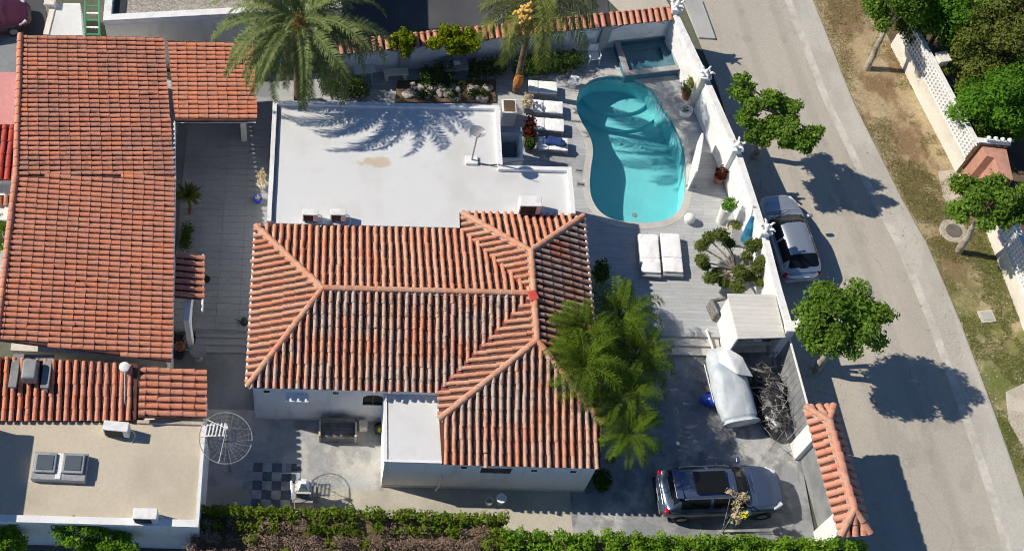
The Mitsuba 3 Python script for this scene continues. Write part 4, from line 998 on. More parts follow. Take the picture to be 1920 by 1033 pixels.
    if suv:
        put(t, 'sunroof', moved(cham(1.2, .86, .03, .01, 0), ((wt + rt) / 2 + .1, 0, roofz + .016)), 'dark_glass', False, at)
        for sg_ in (-1, 1): put(t, 'roof_rail', tube([(rt + .05, sg_ * hr * .93, roofz - .05), (rt + .2, sg_ * hr * .95, roofz + .03), (wt - .3, sg_ * hr * .95, roofz + .03), (wt - .1, sg_ * hr * .93, roofz - .05)], .022, 6), 'chrome', 40, at)
        put(t, 'spoiler', moved(rbox(.28, hr * 1.7, .05, .02, 0, 8), (rt - .1, 0, roofz - .07)), paint, 40, at)
        put(t, 'rear_trim', moved(rbox(.06, Wc * .55, .07, .02, 0, 8), (-f + .06, 0, belt - .18)), 'chrome', 40, at)
    else:
        put(t, 'antenna', tube([(rt + .12, 0, roofz), (rt - .12, 0, roofz + .22)], .008, 4), 'black_plastic', False, at)
    return t
# ------ placing of the three cars
cx_, cy_ = (19.223, 27.860); hx, hy = (19.138, 30.223); tx_, ty_ = (19.668, 26.122)
car('parked_car', 'silver hatchback parked in the street along the white boundary wall', (hx + tx_) / 2, (hy + ty_) / 2, math.degrees(math.atan2(hy - ty_, hx - tx_)), 'silver_paint', 4.15, 1.76, .93, 1.47, (.86, .10, -1.32, -1.93), False)
hx, hy = (17.579, 16.993); tx_, ty_ = (12.588, 16.562)
car('parked_car', 'dark blue off-roader with a glass sunroof in the driveway behind the hedge', (hx + tx_) / 2, (hy + ty_) / 2 + .06, math.degrees(math.atan2(hy - ty_, hx - tx_)) - 1, 'blue_paint', 4.72, 1.88, 1.08, 1.70, (.95, .25, -1.75, -2.18), True)
x, y = (-14.820, 38.826)
car('parked_car', 'maroon car half out of the picture in the top left corner', x - 1.1, y + .1, 12, 'maroon_paint', 4.3, 1.76, .92, 1.46, (.82, .12, -1.45, -1.92), False)

# ------------------------------------------------------------------ boat under its cover, junk, buoy
t = thing('covered_boat', 'small boat on a trailer under a pale crumpled cover in the driveway', 'boat')
ba, bb = np.array((15.675, 22.741)), np.array((16.241, 19.754)); bd = bb - ba; bl = np.linalg.norm(bd); ba_ = math.degrees(math.atan2(bd[1], bd[0]))
st = [(0, .18, .55, .8, 2.2), (.15, .4, .5, 1.0, 2.3), (.5, .58, .42, 1.22, 2.2), (1.1, .68, .36, 1.38, 2.0), (1.8, .74, .34, 1.30, 2.0), (2.6, .76, .34, 1.12, 2.2), (3.2, .74, .36, 1.02, 2.6), (bl * .97, .7, .38, .95, 3.0), (bl, .6, .42, .86, 3)]
st = [(x * bl / 3.6 if x < bl * .9 else x, *r) for x, *r in st]; st = sorted(st)
bm = loft(st, 30); bm.merge_vertices(); bm = bm.subdivide().subdivide(); bm = crumple(bm, .07, 2.4, 3); bm.apply_transform(np.array(xf((*ba, 0), ba_).matrix, float))
put(t, 'cover', bm, 'boat_tarp', True)
q = np.array([[0, 0, 0], [.55, .6, -.1], [1.3, .85, -.35], [1.25, .1, .02], [.6, -.35, -.12], [0, -.3, -.05]])
fl_ = trimesh.Trimesh(q, [[0, 3, 1], [1, 3, 2], [0, 4, 3], [0, 5, 4]], process=False).subdivide().subdivide().subdivide(); fl_ = crumple(fl_, .06, 2.2, 9)
fl_.apply_transform(np.array(xf((*(ba + bd / bl * .25), 1.5), ba_).matrix, float)); put(t, 'loose_sheet', fl_, 'pale_tarp', True)
put(t, 'trailer', cat([tube([(*(ba - bd / bl * 1.0), .45), (*(ba + bd / bl * .6), .42)], .045, 6), tube([(*(ba - bd / bl * .95), .05), (*(ba - bd / bl * .95), .6)], .03, 6)]), 'white_metal')
for s in (-1, 1):
    wv = np.array([-bd[1], bd[0]]) / bl * s
    put(t, 'wheel', moved(lathe([(.08, -.08), (.24, -.08), (.26, 0), (.24, .08), (.08, .08)], 18), (*(ba + bd * .6 + wv * .72), .26), ba_, rx=90), 'black_rubber', 35)
put(t, 'rail', tube([(*(ba + bd / bl * .6 + np.array([bd[1], -bd[0]]) / bl * .7), .8), (*(ba + bd / bl * 2.2 + np.array([bd[1], -bd[0]]) / bl * .82), .75)], .02, 5), 'white_metal')
x, y = (15.322, 20.706)
t = thing('mooring_buoy', 'shiny blue oval buoy lying against the covered boat', 'buoy')
put(t, 'float', moved(lathe([(0, -.42), (.1, -.40), (.24, -.22), (.29, 0), (.25, .2), (.12, .36), (0, .40)], 20), (x, y, .31), -20, ry=62), 'blue_plastic', 60); put(t, 'eye', moved(lathe([(.03, -.02), (.06, -.02), (.06, .02), (.03, .02), (.03, -.02)], 12), (x + .32, y - .12, .5), rx=70), 'white_paint', 40)
g = np.random.default_rng(5)
t = thing('brush_heap', 'heap of grey cut branches over black sheeting between the boat and the gate', 'heap')
m = trimesh.creation.icosphere(4); m.vertices *= [.62, 1.5, .42]; m = crumple(m, .30, 2.2, 1); m.apply_translation((*(17.725, 20.775), .22)); put(t, 'sheeting', m, 'dark_sheeting', 30)
hx, hy = (17.665, 20.797); br = []
for i in range(130):
    a = g.uniform(0, 6.28); p = np.array([hx + g.normal() * .3, hy + g.normal() * .75, .45 + g.random() * .35]); l = g.uniform(.3, .9); dv = np.array([math.cos(a), math.sin(a), g.normal() * .35]) * l
    br.append(tube([p - dv / 2, p + [0, 0, .06 * g.normal()], p + dv / 2], [.013, .011, .005], 4))
put(t, 'branch', cat(br), 'branch_wood', kind='stuff')

# ------------------------------------------------------------------ furniture and small things round the pool
def lounger(label, x, y, rz, L=1.55, W=.68, group=None, z=.36):
    t = thing('sun_lounger', label, 'sun lounger', group); at = xf((x, y, z), rz)
    put(t, 'frame', cat([box(-L / 2, L / 2, -W / 2, -W / 2 + .05, .22, .28), box(-L / 2, L / 2, W / 2 - .05, W / 2, .22, .28), box(-L / 2, -L / 2 + .05, -W / 2 + .05, W / 2 - .05, .22, .28), box(L / 2 - .05, L / 2, -W / 2 + .05, W / 2 - .05, .22, .28)]), 'grey_metal', False, at)
    for a in (-1, 1):
        for b in (-1, 1): put(t, 'leg', box(*sorted((a * (L / 2 - .06), a * (L / 2 - .01))), *sorted((b * (W / 2 - .06), b * (W / 2 - .01))), 0, .22), 'grey_metal', False, at)
    put(t, 'mattress', moved(cushion(L * .64, W - .02, .1, .035, .285, x), (L * .18, 0, 0)), 'white_cloth', True, at)
    put(t, 'back_cushion', moved(cushion(L * .355, W - .02, .1, .035, .285, y), (-L * .325, 0, 0)), 'white_cloth', True, at)
    return t
for px, lab in (((*(9.650, 35.563),), 'white sun lounger nearest the spa, first of the row of four'), ((*(9.816, 34.473),), 'plain white sun lounger second from the spa in the row of four'),
                ((*(9.800, 33.514),), 'white sun lounger third from the spa in the row of four, before the towel one')):
    lounger(lab, *px, -4, 1.28 if 'nearest' in lab else 1.3)
lx, ly = (9.895, 32.489); lounger('white sun lounger covered by a crumpled navy towel, last of the row of four', lx, ly, -4, 1.3)
m = rbox(.72, .42, .16, .07, 0, 16); m = trimesh.Trimesh(m.vertices, m.faces).subdivide().subdivide(); m = crumple(m, .12, 4.5, 2); solo('beach_towel', moved(m, (lx + .02, ly + .07, .74), -12), 'blue_fabric', 'crumpled blue beach towel heaped on the last white lounger', 'towel', True)
m = rbox(.26, .2, .2, .08, 0, 14); m = crumple(trimesh.Trimesh(m.vertices, m.faces).subdivide(), .1, 6, 4); solo('swim_bag', moved(m, (lx + .44, ly - .12, .745), 20), 'navy_cloth', 'small dark bag at the foot of the lounger with the blue towel', 'bag', True)
for i, px in enumerate(((*(13.515, 27.016),), (*(14.421, 27.068),))):
    t = thing('sunbed', ('left' if i == 0 else 'right') + ' one of the two white sunbeds side by side below the pool', 'sunbed')
    at = xf((px[0], px[1], .36), -1.5); L, W = 1.98, .82
    put(t, 'frame', cat([box(-W / 2, -W / 2 + .05, -L / 2, L / 2, .2, .27), box(W / 2 - .05, W / 2, -L / 2, L / 2, .2, .27), box(-W / 2 + .05, W / 2 - .05, -L / 2, -L / 2 + .16, .2, .27), box(-W / 2 + .05, W / 2 - .05, L / 2 - .06, L / 2, .2, .27)]), 'grey_metal', False, at)
    for a in (-1, 1):
        for b in (-1, 1): put(t, 'leg', box(*sorted((a * (W / 2 - .06), a * (W / 2 - .01))), *sorted((b * (L / 2 - .06), b * (L / 2 - .01))), 0, .2), 'grey_metal', False, at)
    put(t, 'mattress', moved(cushion(W - .02, 1.14, .11, .035, .275, i), (0, .41, 0)), 'white_cloth', True, at); put(t, 'foot_cushion', moved(cushion(W - .02, .68, .11, .035, .275, i + 3), (0, -.515, 0)), 'white_cloth', True, at)
# white plastic chair
x, y = (12.053, 37.330)
t = thing('garden_chair', 'white plastic armchair at the head of the pool', 'chair'); at = xf((x, y, .36), 8)
put(t, 'seat', rbox(.48, .46, .05, .02, .4), 'white_paint', 40, at); put(t, 'back', moved(rbox(.48, .05, .42, .02, .44), (0, .23, 0), rx=-8), 'white_paint', 40, at)
for a in (-1, 1):
    put(t, 'armrest', moved(rbox(.05, .46, .04, .018, .62), (a * .25, 0, 0)), 'white_paint', 40, at)
    for b in (-1, 1): put(t, 'leg', tube([(a * .25, b * .23, 0), (a * .23, b * .2, .64 if b < 0 else .42)], .022, 6), 'white_paint', False, at)
# side table and steps at the pool's left rim
x, y = (11.073, 35.922); t = thing('side_table', 'small white side table by the upper left rim of the pool', 'table'); put(t, 'top', moved(cham(.38, .5, .04, .01, .42), (x, y, .36), -12), 'white_paint'); put(t, 'leg', moved(cham(.2, .3, .42, .01), (x, y, .36), -12), 'white_paint')
for i, (px) in enumerate(((*(11.008, 31.342),), (*(11.021, 30.625),))):
    t = thing('drain_cover', ('upper' if i == 0 else 'lower') + ' dark drain cover set in the deck at the waist of the pool', 'drain cover'); put(t, 'plate', moved(cham(.36, .22, .015, .004), (*px, .365), -6), 'grey_metal'); put(t, 'slot', moved(box(-.13, .13, -.03, .03, .015, .018), (*px, .365), -6), 'dark_void')
# white board by the pool, globe lamp
w0, w1 = np.array((15.558, 30.428)), np.array((16.142, 32.613)); wd = (w1 - w0) / np.linalg.norm(w1 - w0); wl = np.linalg.norm(w1 - w0)
t = thing('wind_screen', 'tall white upright screen panel beside the right rim of the pool'  , 'screen panel')
m = prism(sg.Polygon([(0, 0), (wl, 0), (wl, 1.15), (wl * .8, 1.42), (wl * .35, 1.55), (0, 1.42)]), -.03, .03); m.apply_transform(np.array(T().translate([*w0, .42]).rotate([0, 0, 1], math.degrees(math.atan2(wd[1], wd[0]))).rotate([1, 0, 0], 90).matrix, float)); put(t, 'panel', m, 'white_cloth')
for f in (.12, .88): put(t, 'post', moved(lathe([(0, 0), (.03, 0), (.03, 1.25), (0, 1.25)], 10), (*(w0 + wd * wl * f + np.array([wd[1], -wd[0]]) * .062), .37)), 'white_metal', 40); put(t, 'foot', moved(cham(.5, .12, .05, .01), (*(w0 + wd * wl * f + [.1, 0]), .365)), 'grey_metal')
x, y = (15.397, 28.892); t = thing('globe_lamp', 'white globe lamp on the deck below the pool', 'lamp'); put(t, 'globe', moved(trimesh.creation.icosphere(3, .23), (x, y, .62)), 'white_paint', True); put(t, 'foot', moved(lathe([(0, 0), (.14, 0), (.12, .06), (0, .06)], 14), (x, y, .36)), 'white_metal', 40)
# planters along the boundary wall
potted('bowl_planter', 'white bowl pot at the foot of the pale pillar', (*(15.871, 34.448), .36), lathe([(0, 0), (.16, 0), (.28, .2), (.30, .42), (.27, .42), (.22, .3), (0, .3)], 18), 'white_paint', [(0, 0, .42, .14, .14, .08)], 'dark_leaf', 60, .08, 11)
potted('shrub_pot', 'bushy reddish shrub in a terracotta pot beside the spa corner', (*(16.061, 35.457), .36), pot_mesh(.24, .42), 'terracotta', [(0, 0, .75, .34, .34, .3), (.1, .1, 1.0, .25, .25, .2)], 'olive_leaf', 330, .11, 12)
potted('red_leaf_pot', 'dark red leafy plant by the second pillar of the boundary wall', (*(16.900, 30.960), .36), pot_mesh(.22, .4), 'terracotta', [(0, 0, .7, .28, .28, .3)], 'red_leaf', 220, .13, 13)
t = thing('tall_planter', 'tall white tapering planter with a green plant against the boundary wall', 'planter'); x, y = (16.747, 28.931)
put(t, 'vase', moved(lathe([(0, 0), (.16, 0), (.17, .1), (.26, .95), (.30, 1.15), (.26, 1.15), (.22, 1.0), (0, 1.0)], 20), (x, y, .36)), 'white_paint', 40); m, uv = leaves([(x, y, 1.75, .3, .3, .26)], 300, .17, 14, .2, .3); put(t, 'foliage', m, 'lawn_leaf', uv=uv)
potted('yellow_flower_pot', 'low round pot with a yellowish plant beside the wall above the bonsai', (*(17.225, 28.496), .36), lathe([(0, 0), (.3, 0), (.36, .3), (.32, .3), (.28, .22), (0, .22)], 20), 'pale_wood', [(0, 0, .42, .2, .2, .16)], 'olive_leaf', 160, .09, 15)
x, y = (17.287, 27.631); t = thing('garden_table', 'square grey glass table behind the bonsai tree', 'table'); put(t, 'top', moved(cham(.85, .85, .03, .008, .70), (x, y, .36), -8), 'sheet_metal')
for a in (-1, 1):
    for b in (-1, 1): put(t, 'leg', tube([(x + a * .36, y + b * .36, .36), (x + a * .34, y + b * .34, 1.06)], .02, 6), 'white_metal')
x, y = (17.458, 27.430); t = thing('folded_parasol', 'folded blue and turquoise parasol leaning towards the boundary wall', 'parasol')
put(t, 'canopy', moved(lathe([(0, 0), (.2, .05), (.25, .4), (.17, 1.0), (.06, 1.5), (0, 1.55)], 9), (x, y, .75), 25, rx=-24, ry=12), 'turquoise_fabric', 20); put(t, 'pole', moved(lathe([(0, 0), (.025, 0), (.025, 2.3), (0, 2.3)], 8), (x, y + .0, .37), 25, rx=-24, ry=12), 'white_metal', 40)
x, y = (16.071, 24.583); t = thing('wicker_armchair', 'grey wicker armchair with a pale cushion beside the shed', 'armchair'); at = xf((x, y, .36), 105)
put(t, 'seat', rbox(.66, .66, .34, .05), 'wicker', 35, at); put(t, 'back', moved(rbox(.7, .14, .72, .06), (0, .32, 0)), 'wicker', 35, at)
for a in (-1, 1): put(t, 'arm', moved(rbox(.13, .64, .54, .05), (a * .34, -.02, 0)), 'wicker', 35, at)
put(t, 'cushion', moved(rbox(.52, .54, .13, .05, .34), (0, -.05, 0)), 'grey_cushion', 35, at)
# cloud-pruned tree
t = thing('cloud_pruned_tree', 'cloud-pruned tree with round leaf pads in a pale tub by the boundary wall', 'tree'); bx_, by_ = (16.871, 26.221)
put(t, 'tub', moved(lathe([(0, 0), (.34, 0), (.42, .42), (.38, .42), (.34, .34), (0, .34)], 20), (bx_, by_, .36)), 'pale_wood', 40)
pads = [(1315,460,1.5,.25), (1316,487,1.5,.26), (1333,520,1.2,.27), (1352,440,2.0,.30), (1330,445,1.6,.26), (1366,455,1.5,.24), (1322,498,1.1,.2), (1345,512,1.0,.2), (1388,509,1.7,.29), (1420,500,1.7,.27), (1431,487,1.9,.22), (1383,536,1.4,.27), (1404,516,1.3,.26), (1425,527,1.3,.2), (1410,460,1.9,.27), (1425,455,2.0,.22), (1400,480,1.5,.2), (1436,515,1.2,.18), (1358,530,1.0,.2)]
CAMPAD = [(15.417, 27.032, 1.500), (15.354, 26.351, 1.500), (15.721, 25.714, 1.200), (16.105, 27.255, 2.000), (15.756, 27.361, 1.600), (16.541, 27.191, 1.500), (15.588, 26.315, 1.100), (16.077, 26.036, 1.000), (16.754, 25.732, 1.700), (17.470, 25.974, 1.700), (17.673, 26.186, 1.900), (16.668, 25.236, 1.400), (17.226, 25.800, 1.300), (17.637, 25.540, 1.300), (17.322, 26.848, 1.900), (17.623, 26.922, 2.000), (17.190, 26.580, 1.500), (17.958, 25.902, 1.200), (16.299, 25.595, 1.000)]
tb_ = []
for (x, y, z), (_, _, _, r) in zip(CAMPAD, pads):
    s0 = np.array([bx_, by_, .95]); e = np.array([x, y, z - r * .4]); tb_.append(tube([s0, (s0 + e) / 2 + [.05, -.05, .1], e], [.055, .04, .022], 6))
put(t, 'trunk', cat([tube([(bx_, by_, .7), (bx_ + .03, by_ + .05, .85), (bx_, by_, 1.0)], [.09, .075, .06], 8)] + tb_), 'bark', 40)
for i, ((x, y, z), (_, _, _, r)) in enumerate(zip(CAMPAD, pads)):
    m, uv = leaves([(x, y, z, r * 1.05, r * 1.05, r * .66), (x, y, z, r * .75, r * .75, r * .5)], 620, .085, 100 + i, .3, .6, .72, 1.0); put(t, 'foliage_pad', m, 'pad_leaf', uv=uv)
# plants round the loungers
potted('agave_pot', 'grey-green spiky plant in a pot between the white planter and the second lounger', (*(8.863, 34.479), .36), pot_mesh(.2, .5), 'grey_wall', [(0, 0, .8, .22, .35, .3)], 'dry_leaf', 120, .16, 21)
potted('red_leaf_pot', 'tall dark red plant beside the light well and the third lounger', (*(8.856, 33.115), .36), pot_mesh(.22, .5), 'black_plastic', [(0, 0, .9, .25, .35, .4), (0, -.4, .7, .25, .3, .3)], 'red_leaf', 240, .14, 22)
potted('dark_leaf_pot', 'dark green leafy plant at the corner of the light well near the towel lounger', (*(8.858, 32.345), .36), pot_mesh(.2, .4), 'black_plastic', [(0, 0, .65, .25, .3, .25)], 'dark_leaf', 200, .14, 23)
# rock garden along the flat roof
t = thing('rock_garden', 'bed of pale rocks and dark plants between the flat roof and the garden wall', 'rock garden')
g = np.random.default_rng(31); r0x, r0y = (3.889, 35.116)
put(t, 'bed', prism([(3.060, 34.753), (7.575, 34.884), (7.632, 36.142), (3.188, 35.953)], .362, .44), 'soil')
for i in range(44):
    m = trimesh.creation.icosphere(2); m.vertices *= g.uniform(.09, .23, 3) * [1.2, 1, .7]; m = crumple(m, .16, 3.0, i)
    put(t, 'boulder', moved(m, (r0x + g.uniform(-.3, 3.4), r0y + g.uniform(-.15, .55), .48), g.uniform(0, 180)), 'boulder', 30)
m, uv = leaves([(r0x + g.uniform(-.2, 3.3), r0y + g.uniform(-.1, .6), .62, .22, .2, .2) for i in range(14)], 70, .15, 32, .2, .3); put(t, 'foliage', m, 'dark_leaf', uv=uv)
x, y = (5.749, 36.475); t = thing('patio_table', 'grey patio table under the right-hand citrus tree', 'table'); put(t, 'top', moved(cham(1.1, .8, .04, .01, .7), (x, y, .36), 6), 'sheet_metal'); put(t, 'leg', moved(lathe([(0, 0), (.25, 0), (.05, .05), (.05, .7), (0, .7)], 12), (x, y, .36)), 'grey_metal', 40)
solo('table_tray', moved(rbox(.3, .2, .06, .02), (x + .05, y, 1.105), 5), 'white_paint', 'small white tray on the patio table under the citrus tree', 'tray', 40)
x, y = (3.104, 36.155); t = thing('patio_bench', 'pale stone bench in the shade under the left-hand citrus tree', 'bench'); put(t, 'seat', moved(cham(1.1, .4, .07, .015, .4), (x, y, .36), 6), 'cream_wall')
for a in (-1, 1): put(t, 'leg', moved(cham(.14, .34, .4, .01), (x + a * .42, y + a * .04, .36), 6), 'cream_wall')
x, y = (1.666, 36.053); t = thing('patio_table', 'white folding table standing in the shade of the big date palm', 'table'); put(t, 'top', moved(cham(.95, .55, .03, .008, .7), (x, y, .36), 12), 'white_metal')
for a in (-1, 1): put(t, 'leg', tube([(x + a * .4, y - .2, .36), (x + a * .3, y + .2, 1.06)], .02, 5), 'white_metal'); put(t, 'leg', tube([(x + a * .4, y + .2, .36), (x + a * .3, y - .2, 1.06)], .02, 5), 'white_metal')
x, y = (2.217, 36.738); t = thing('folded_parasol', 'closed pale parasol in the shade between the palm and the garden wall', 'parasol'); put(t, 'canopy', moved(lathe([(0, 0), (.16, .04), (.2, .35), (.12, 1.0), (0, 1.35)], 9), (x, y, .95), ry=10), 'white_cloth', 20); put(t, 'pole', moved(lathe([(0, 0), (.025, 0), (.025, 2.0), (0, 2.0)], 8), (x, y, .37), ry=10), 'white_metal', 40)
# hedge boxes at the wall foot
for i, (pa, pb, lab) in enumerate((((*(8.687, 36.764),), (*(11.235, 37.205),), 'dark clipped box hedge under the tiled wall left of the white chair'), ((*(4.477, 36.097),), (*(5.440, 36.427),), 'dark low shrub under the tiled wall between the citrus trees'), ((*(6.640, 36.523),), (*(7.730, 36.797),), 'dark low shrub under the tiled wall beside the tall palm'), ((*(-0.007, 35.606),), (*(1.614, 35.354),), 'dark shrubs in the shade right of the big date palm trunk'))):
    t = thing('box_hedge', lab, 'hedge'); a, b = np.array(pa), np.array(pb); n_ = max(2, int(np.linalg.norm(b - a) / .3)); a, b = a + [0, -.15], b + [0, -.15]
    m, uv = leaves([(*(a + (b - a) * f), .85, .36, .55, .48) for f in np.linspace(0, 1, n_)], 420, .11, 40 + i); put(t, 'foliage', m, 'dark_leaf', uv=uv)
    [put(t, 'stem', tube([(*(a + (b - a) * f), .36), (*(a + (b - a) * f), .8)], .02, 5), 'bark') for f in np.linspace(0, 1, n_)]
# alley things
x, y = (-5.622, 28.682); t = thing('yucca', 'yucca with a bare brown trunk beside the neighbouring house', 'plant'); put(t, 'trunk', tube([(x, y, .36), (x + .03, y, 1.0), (x + .02, y + .02, 1.75)], [.09, .075, .07], 8), 'palm_bark', 40)
m, uv = spiky((x + .02, y + .02, 1.7), .75, 70, 3); put(t, 'crown', m, 'olive_leaf', uv=uv)
x, y = (-5.640, 27.538); t = thing('alley_shrub', 'straggling green shrub at the wall below the yucca', 'plant'); m, uv = leaves([(x, y, .8, .28, .45, .45), (x - .05, y - .5, .75, .25, .4, .35)], 330, .13, 51, .3, .4, .2); put(t, 'foliage', m, 'dark_leaf', uv=uv); put(t, 'stem', tube([(x, y, .36), (x, y, .9)], .03, 6), 'bark')
potted('blue_pot_plant', 'small shiny blue pot with a pale plant at the foot of the flat roofed wing', (*(-2.782, 29.355), .36), pot_mesh(.16, .3), 'blue_plastic', [(0, .0, .36, .12, .12, .1)], 'dry_leaf', 50, .08, 52)
potted('pale_flower_plant', 'pale flowering plant against the left wall of the flat roofed wing', (*(-2.632, 30.065), .36), pot_mesh(.18, .35), 'white_paint', [(0, 0, .7, .22, .4, .4)], 'dry_leaf', 260, .1, 53)
potted('dark_pot', 'small dark pot by the canopy gutter in the alley', (*(-4.704, 25.419), .36), pot_mesh(.12, .22), 'black_plastic', [(0, 0, .28, .1, .1, .08)], 'dark_leaf', 60, .07, 54)
x, y = (-3.070, 23.519); t = thing('watering_can', 'dark watering can by the villa wall at the head of the alley steps', 'watering can'); put(t, 'can', moved(lathe([(0, 0), (.14, 0), (.13, .28), (.1, .3), (0, .3)], 14), (x, y, .365)), 'black_plastic', 40); put(t, 'spout', tube([(x - .1, y, .45), (x - .36, y + .05, .68)], [.03, .015], 6), 'black_plastic', 40); put(t, 'handle', tube([(x + .08, y, .66), (x + .2, y, .6), (x + .13, y, .42)], .014, 5), 'black_plastic', 40)
x, y = (-4.819, 22.081); t = thing('round_table', 'round grey table beside the alley steps', 'table'); put(t, 'top', moved(lathe([(0, 0), (.32, 0), (.33, .02), (.32, .04), (0, .04)], 24), (x, y, .7)), 'sheet_metal', 40); put(t, 'leg', moved(lathe([(0, 0), (.2, 0), (.04, .04), (.04, .7), (0, .7)], 12), (x, y, .0)), 'grey_metal', 40)
x, y = (-5.498, 22.612); t = thing('stacked_pots', 'dark clutter of plant pots in the nook beside the round table', 'pots')
for i in range(5): put(t, 'pot', moved(pot_mesh(.16 + .02 * (i % 3), .3), (x + .32 * (i % 2) - .1, y - .35 * (i // 2) + .2, .01)), ['black_plastic', 'grey_wall', 'terracotta', 'grey_metal', 'black_plastic'][i], 40)

# ------------------------------------------------------------------ courtyard
t = thing('garden_bench', 'grey wooden storage bench against the front wall of the villa', 'bench'); x, y = (0.767, 18.854)
put(t, 'box', moved(cham(1.3, .62, .46, .012), (x, y + .1, 0)), 'grey_wood'); put(t, 'back', moved(cham(1.3, .07, .9, .012), (x, y + .42, 0)), 'grey_wood')
for i in range(4): put(t, 'slat', moved(cham(1.26, .13, .03, .006), (x, y - .12 + .148 * i, .463)), 'grey_wood')
for a in (-1, 1): put(t, 'arm', moved(cham(.07, .62, .66, .01), (x + a * .69, y + .1, 0)), 'pale_wood')
x, y = (1.749, 19.148); t = thing('meter_box', 'small beige cabinet beside the grey storage bench', 'cabinet'); put(t, 'box', moved(cham(.32, .28, .55, .015), (x, y + .1, 0)), 'pale_wood'); put(t, 'door', moved(cham(.26, .02, .42, .005), (x, y - .055, .06)), 'cream_wall')
x, y = (2.428, 19.101); t = thing('hose_reel', 'yellow and black hose reel in the corner by the annex', 'hose reel'); put(t, 'drum', moved(lathe([(0, -.1), (.24, -.1), (.24, -.07), (.14, -.06), (.14, .06), (.24, .07), (.24, .1), (0, .1)], 18), (x, y + .08, .26), rx=60), 'black_plastic', 35); put(t, 'hub', moved(lathe([(0, .1), (.13, .1), (.11, .15), (0, .15)], 14), (x, y + .08, .26), rx=60), 'yellow_plastic', 35); put(t, 'stand', moved(cham(.4, .3, .06, .01), (x, y + .08, 0)), 'black_plastic')
# chequered tiles
w_, b_n = ply(cham(.352, .352, .02, .004), None), 0
for i in range(8):
    for j in range(6):
        x, y = -2.98 + .365 * i, 17.55 - .365 * j
        if i > 6 or i < 1 or (i < 2 and j % 2): continue
        put('courtyard', 'tile', w_, 'chequer_white' if (i + j) % 2 else 'chequer_black', at=xf((x, y, .006 + .002 * R.random()), R.uniform(-.5, .5)))
# masonry barbecue
x, y = (-0.490, 16.213); t = thing('stone_barbecue', 'beige stone barbecue with a white hood beside the chequered tiles', 'barbecue')
put(t, 'base', moved(cham(.62, .62, .9, .02), (x, y, 0)), 'cream_wall'); put(t, 'worktop', moved(cham(.78, .74, .07, .015, .903), (x, y, 0)), 'grey_wall')
put(t, 'firebox', tm(man(moved(cham(.6, .5, .42, .02, .975), (x + .02, y + .08, 0))) - man(box(x - .2, x + .24, y - .4, y + .2, 1.0, 1.3))), 'cream_wall'); put(t, 'hood', moved(lathe([(0, .0), (.3, 0), (.16, .3), (.14, .55), (0, .55)], 4), (x + .02, y + .1, 1.40), 45), 'white_paint')
[put(t, 'grate_bar', tube([(x - .2 + .05 * i, y - .25, 1.1), (x - .2 + .05 * i, y + .2, 1.1)], .006, 4), 'dark_metal') for i in range(9)]
t = thing('towel_rail', 'white folded cloths hanging at the left side of the barbecue', 'cloth'); put(t, 'cloth', moved(rbox(.1, .5, .7, .03, 0, 10), (x - .42, y + .25, .25), 8), 'white_cloth', 35)
put(t, 'stripe', moved(cham(.104, .08, .6, .004), (x - .42, y + .12, .3), 8), 'blue_fabric')
t = thing('metal_hoop', 'thin metal hoop standing beside the barbecue', 'hoop'); put(t, 'ring', tube([(x + .52 + .02 * math.sin(a), y + .1 + .3 * math.cos(a), .95 + .3 * math.sin(a)) for a in np.linspace(0, 2 * math.pi, 25)], .02, 6), 'grey_metal', 40); put(t, 'rod', tube([(x + .5, y + .1, .0), (x + .52, y + .1, .66)], .02, 6), 'grey_metal')
put(t, 'foot', moved(lathe([(0, 0), (.14, 0), (.12, .03), (0, .03)], 14), (x + .5, y + .1, 0)), 'grey_metal', 40)
x, y = (6.930, 16.291); t = thing('round_stool', 'round white table beside the villa wall at the garden path', 'table'); put(t, 'top', moved(lathe([(0, 0), (.19, 0), (.2, .02), (.19, .04), (0, .04)], 22), (x, y + .1, .5)), 'white_paint', 40); put(t, 'leg', moved(lathe([(0, 0), (.13, 0), (.03, .03), (.03, .5), (0, .5)], 12), (x, y + .1, 0)), 'white_metal', 40)
x, y = (6.509, 16.376); t = thing('paint_bucket', 'small pale bucket next to the round white table', 'bucket'); put(t, 'pail', moved(lathe([(0, 0), (.12, 0), (.15, .3), (.13, .3), (.1, .04), (0, .04)], 16), (x, y, 0)), 'white_metal', 40); put(t, 'handle', tube([(x - .15, y, .28), (x, y - .1, .4), (x + .15, y, .28)], .008, 4), 'dark_metal')

# ------------------------------------------------------------------ street furniture, the wall across the street
x, y = (26.681, 28.940); t = thing('manhole', 'round iron manhole in a pale concrete collar on the verge', 'manhole'); put(t, 'collar', moved(lathe([(0, 0), (.62, 0), (.6, .05), (0, .05)], 9), (x, y, .02)), 'patch_concrete'); put(t, 'cover', moved(lathe([(0, .05), (.34, .05), (.34, .062), (.3, .066), (0, .066)], 24), (x, y, .02)), 'manhole_iron')
x, y = (27.122, 24.877); t = thing('inspection_cover', 'square concrete inspection cover in the grass of the verge', 'manhole'); put(t, 'frame', moved(cham(.62, .56, .07, .012), (x, y, .01), 8), 'patch_concrete'); put(t, 'lid', moved(cham(.42, .38, .02, .005, .072), (x, y, .01), 8), 'sidewalk_concrete')
struct('crossing_slab', prism([(27.088, 21.523), (28.875, 22.386), (27.890, 18.533), (27.284, 18.950), (26.889, 20.268)], -.01, .07), 'patch_concrete', 'pale concrete driveway slab at the right edge')
struct('gate_apron', prism([(26.680, 31.985), (27.679, 32.126), (27.970, 29.883), (26.874, 29.529), (26.622, 30.657)], -.01, .05), 'patch_concrete', 'concrete apron in front of the terracotta gate')
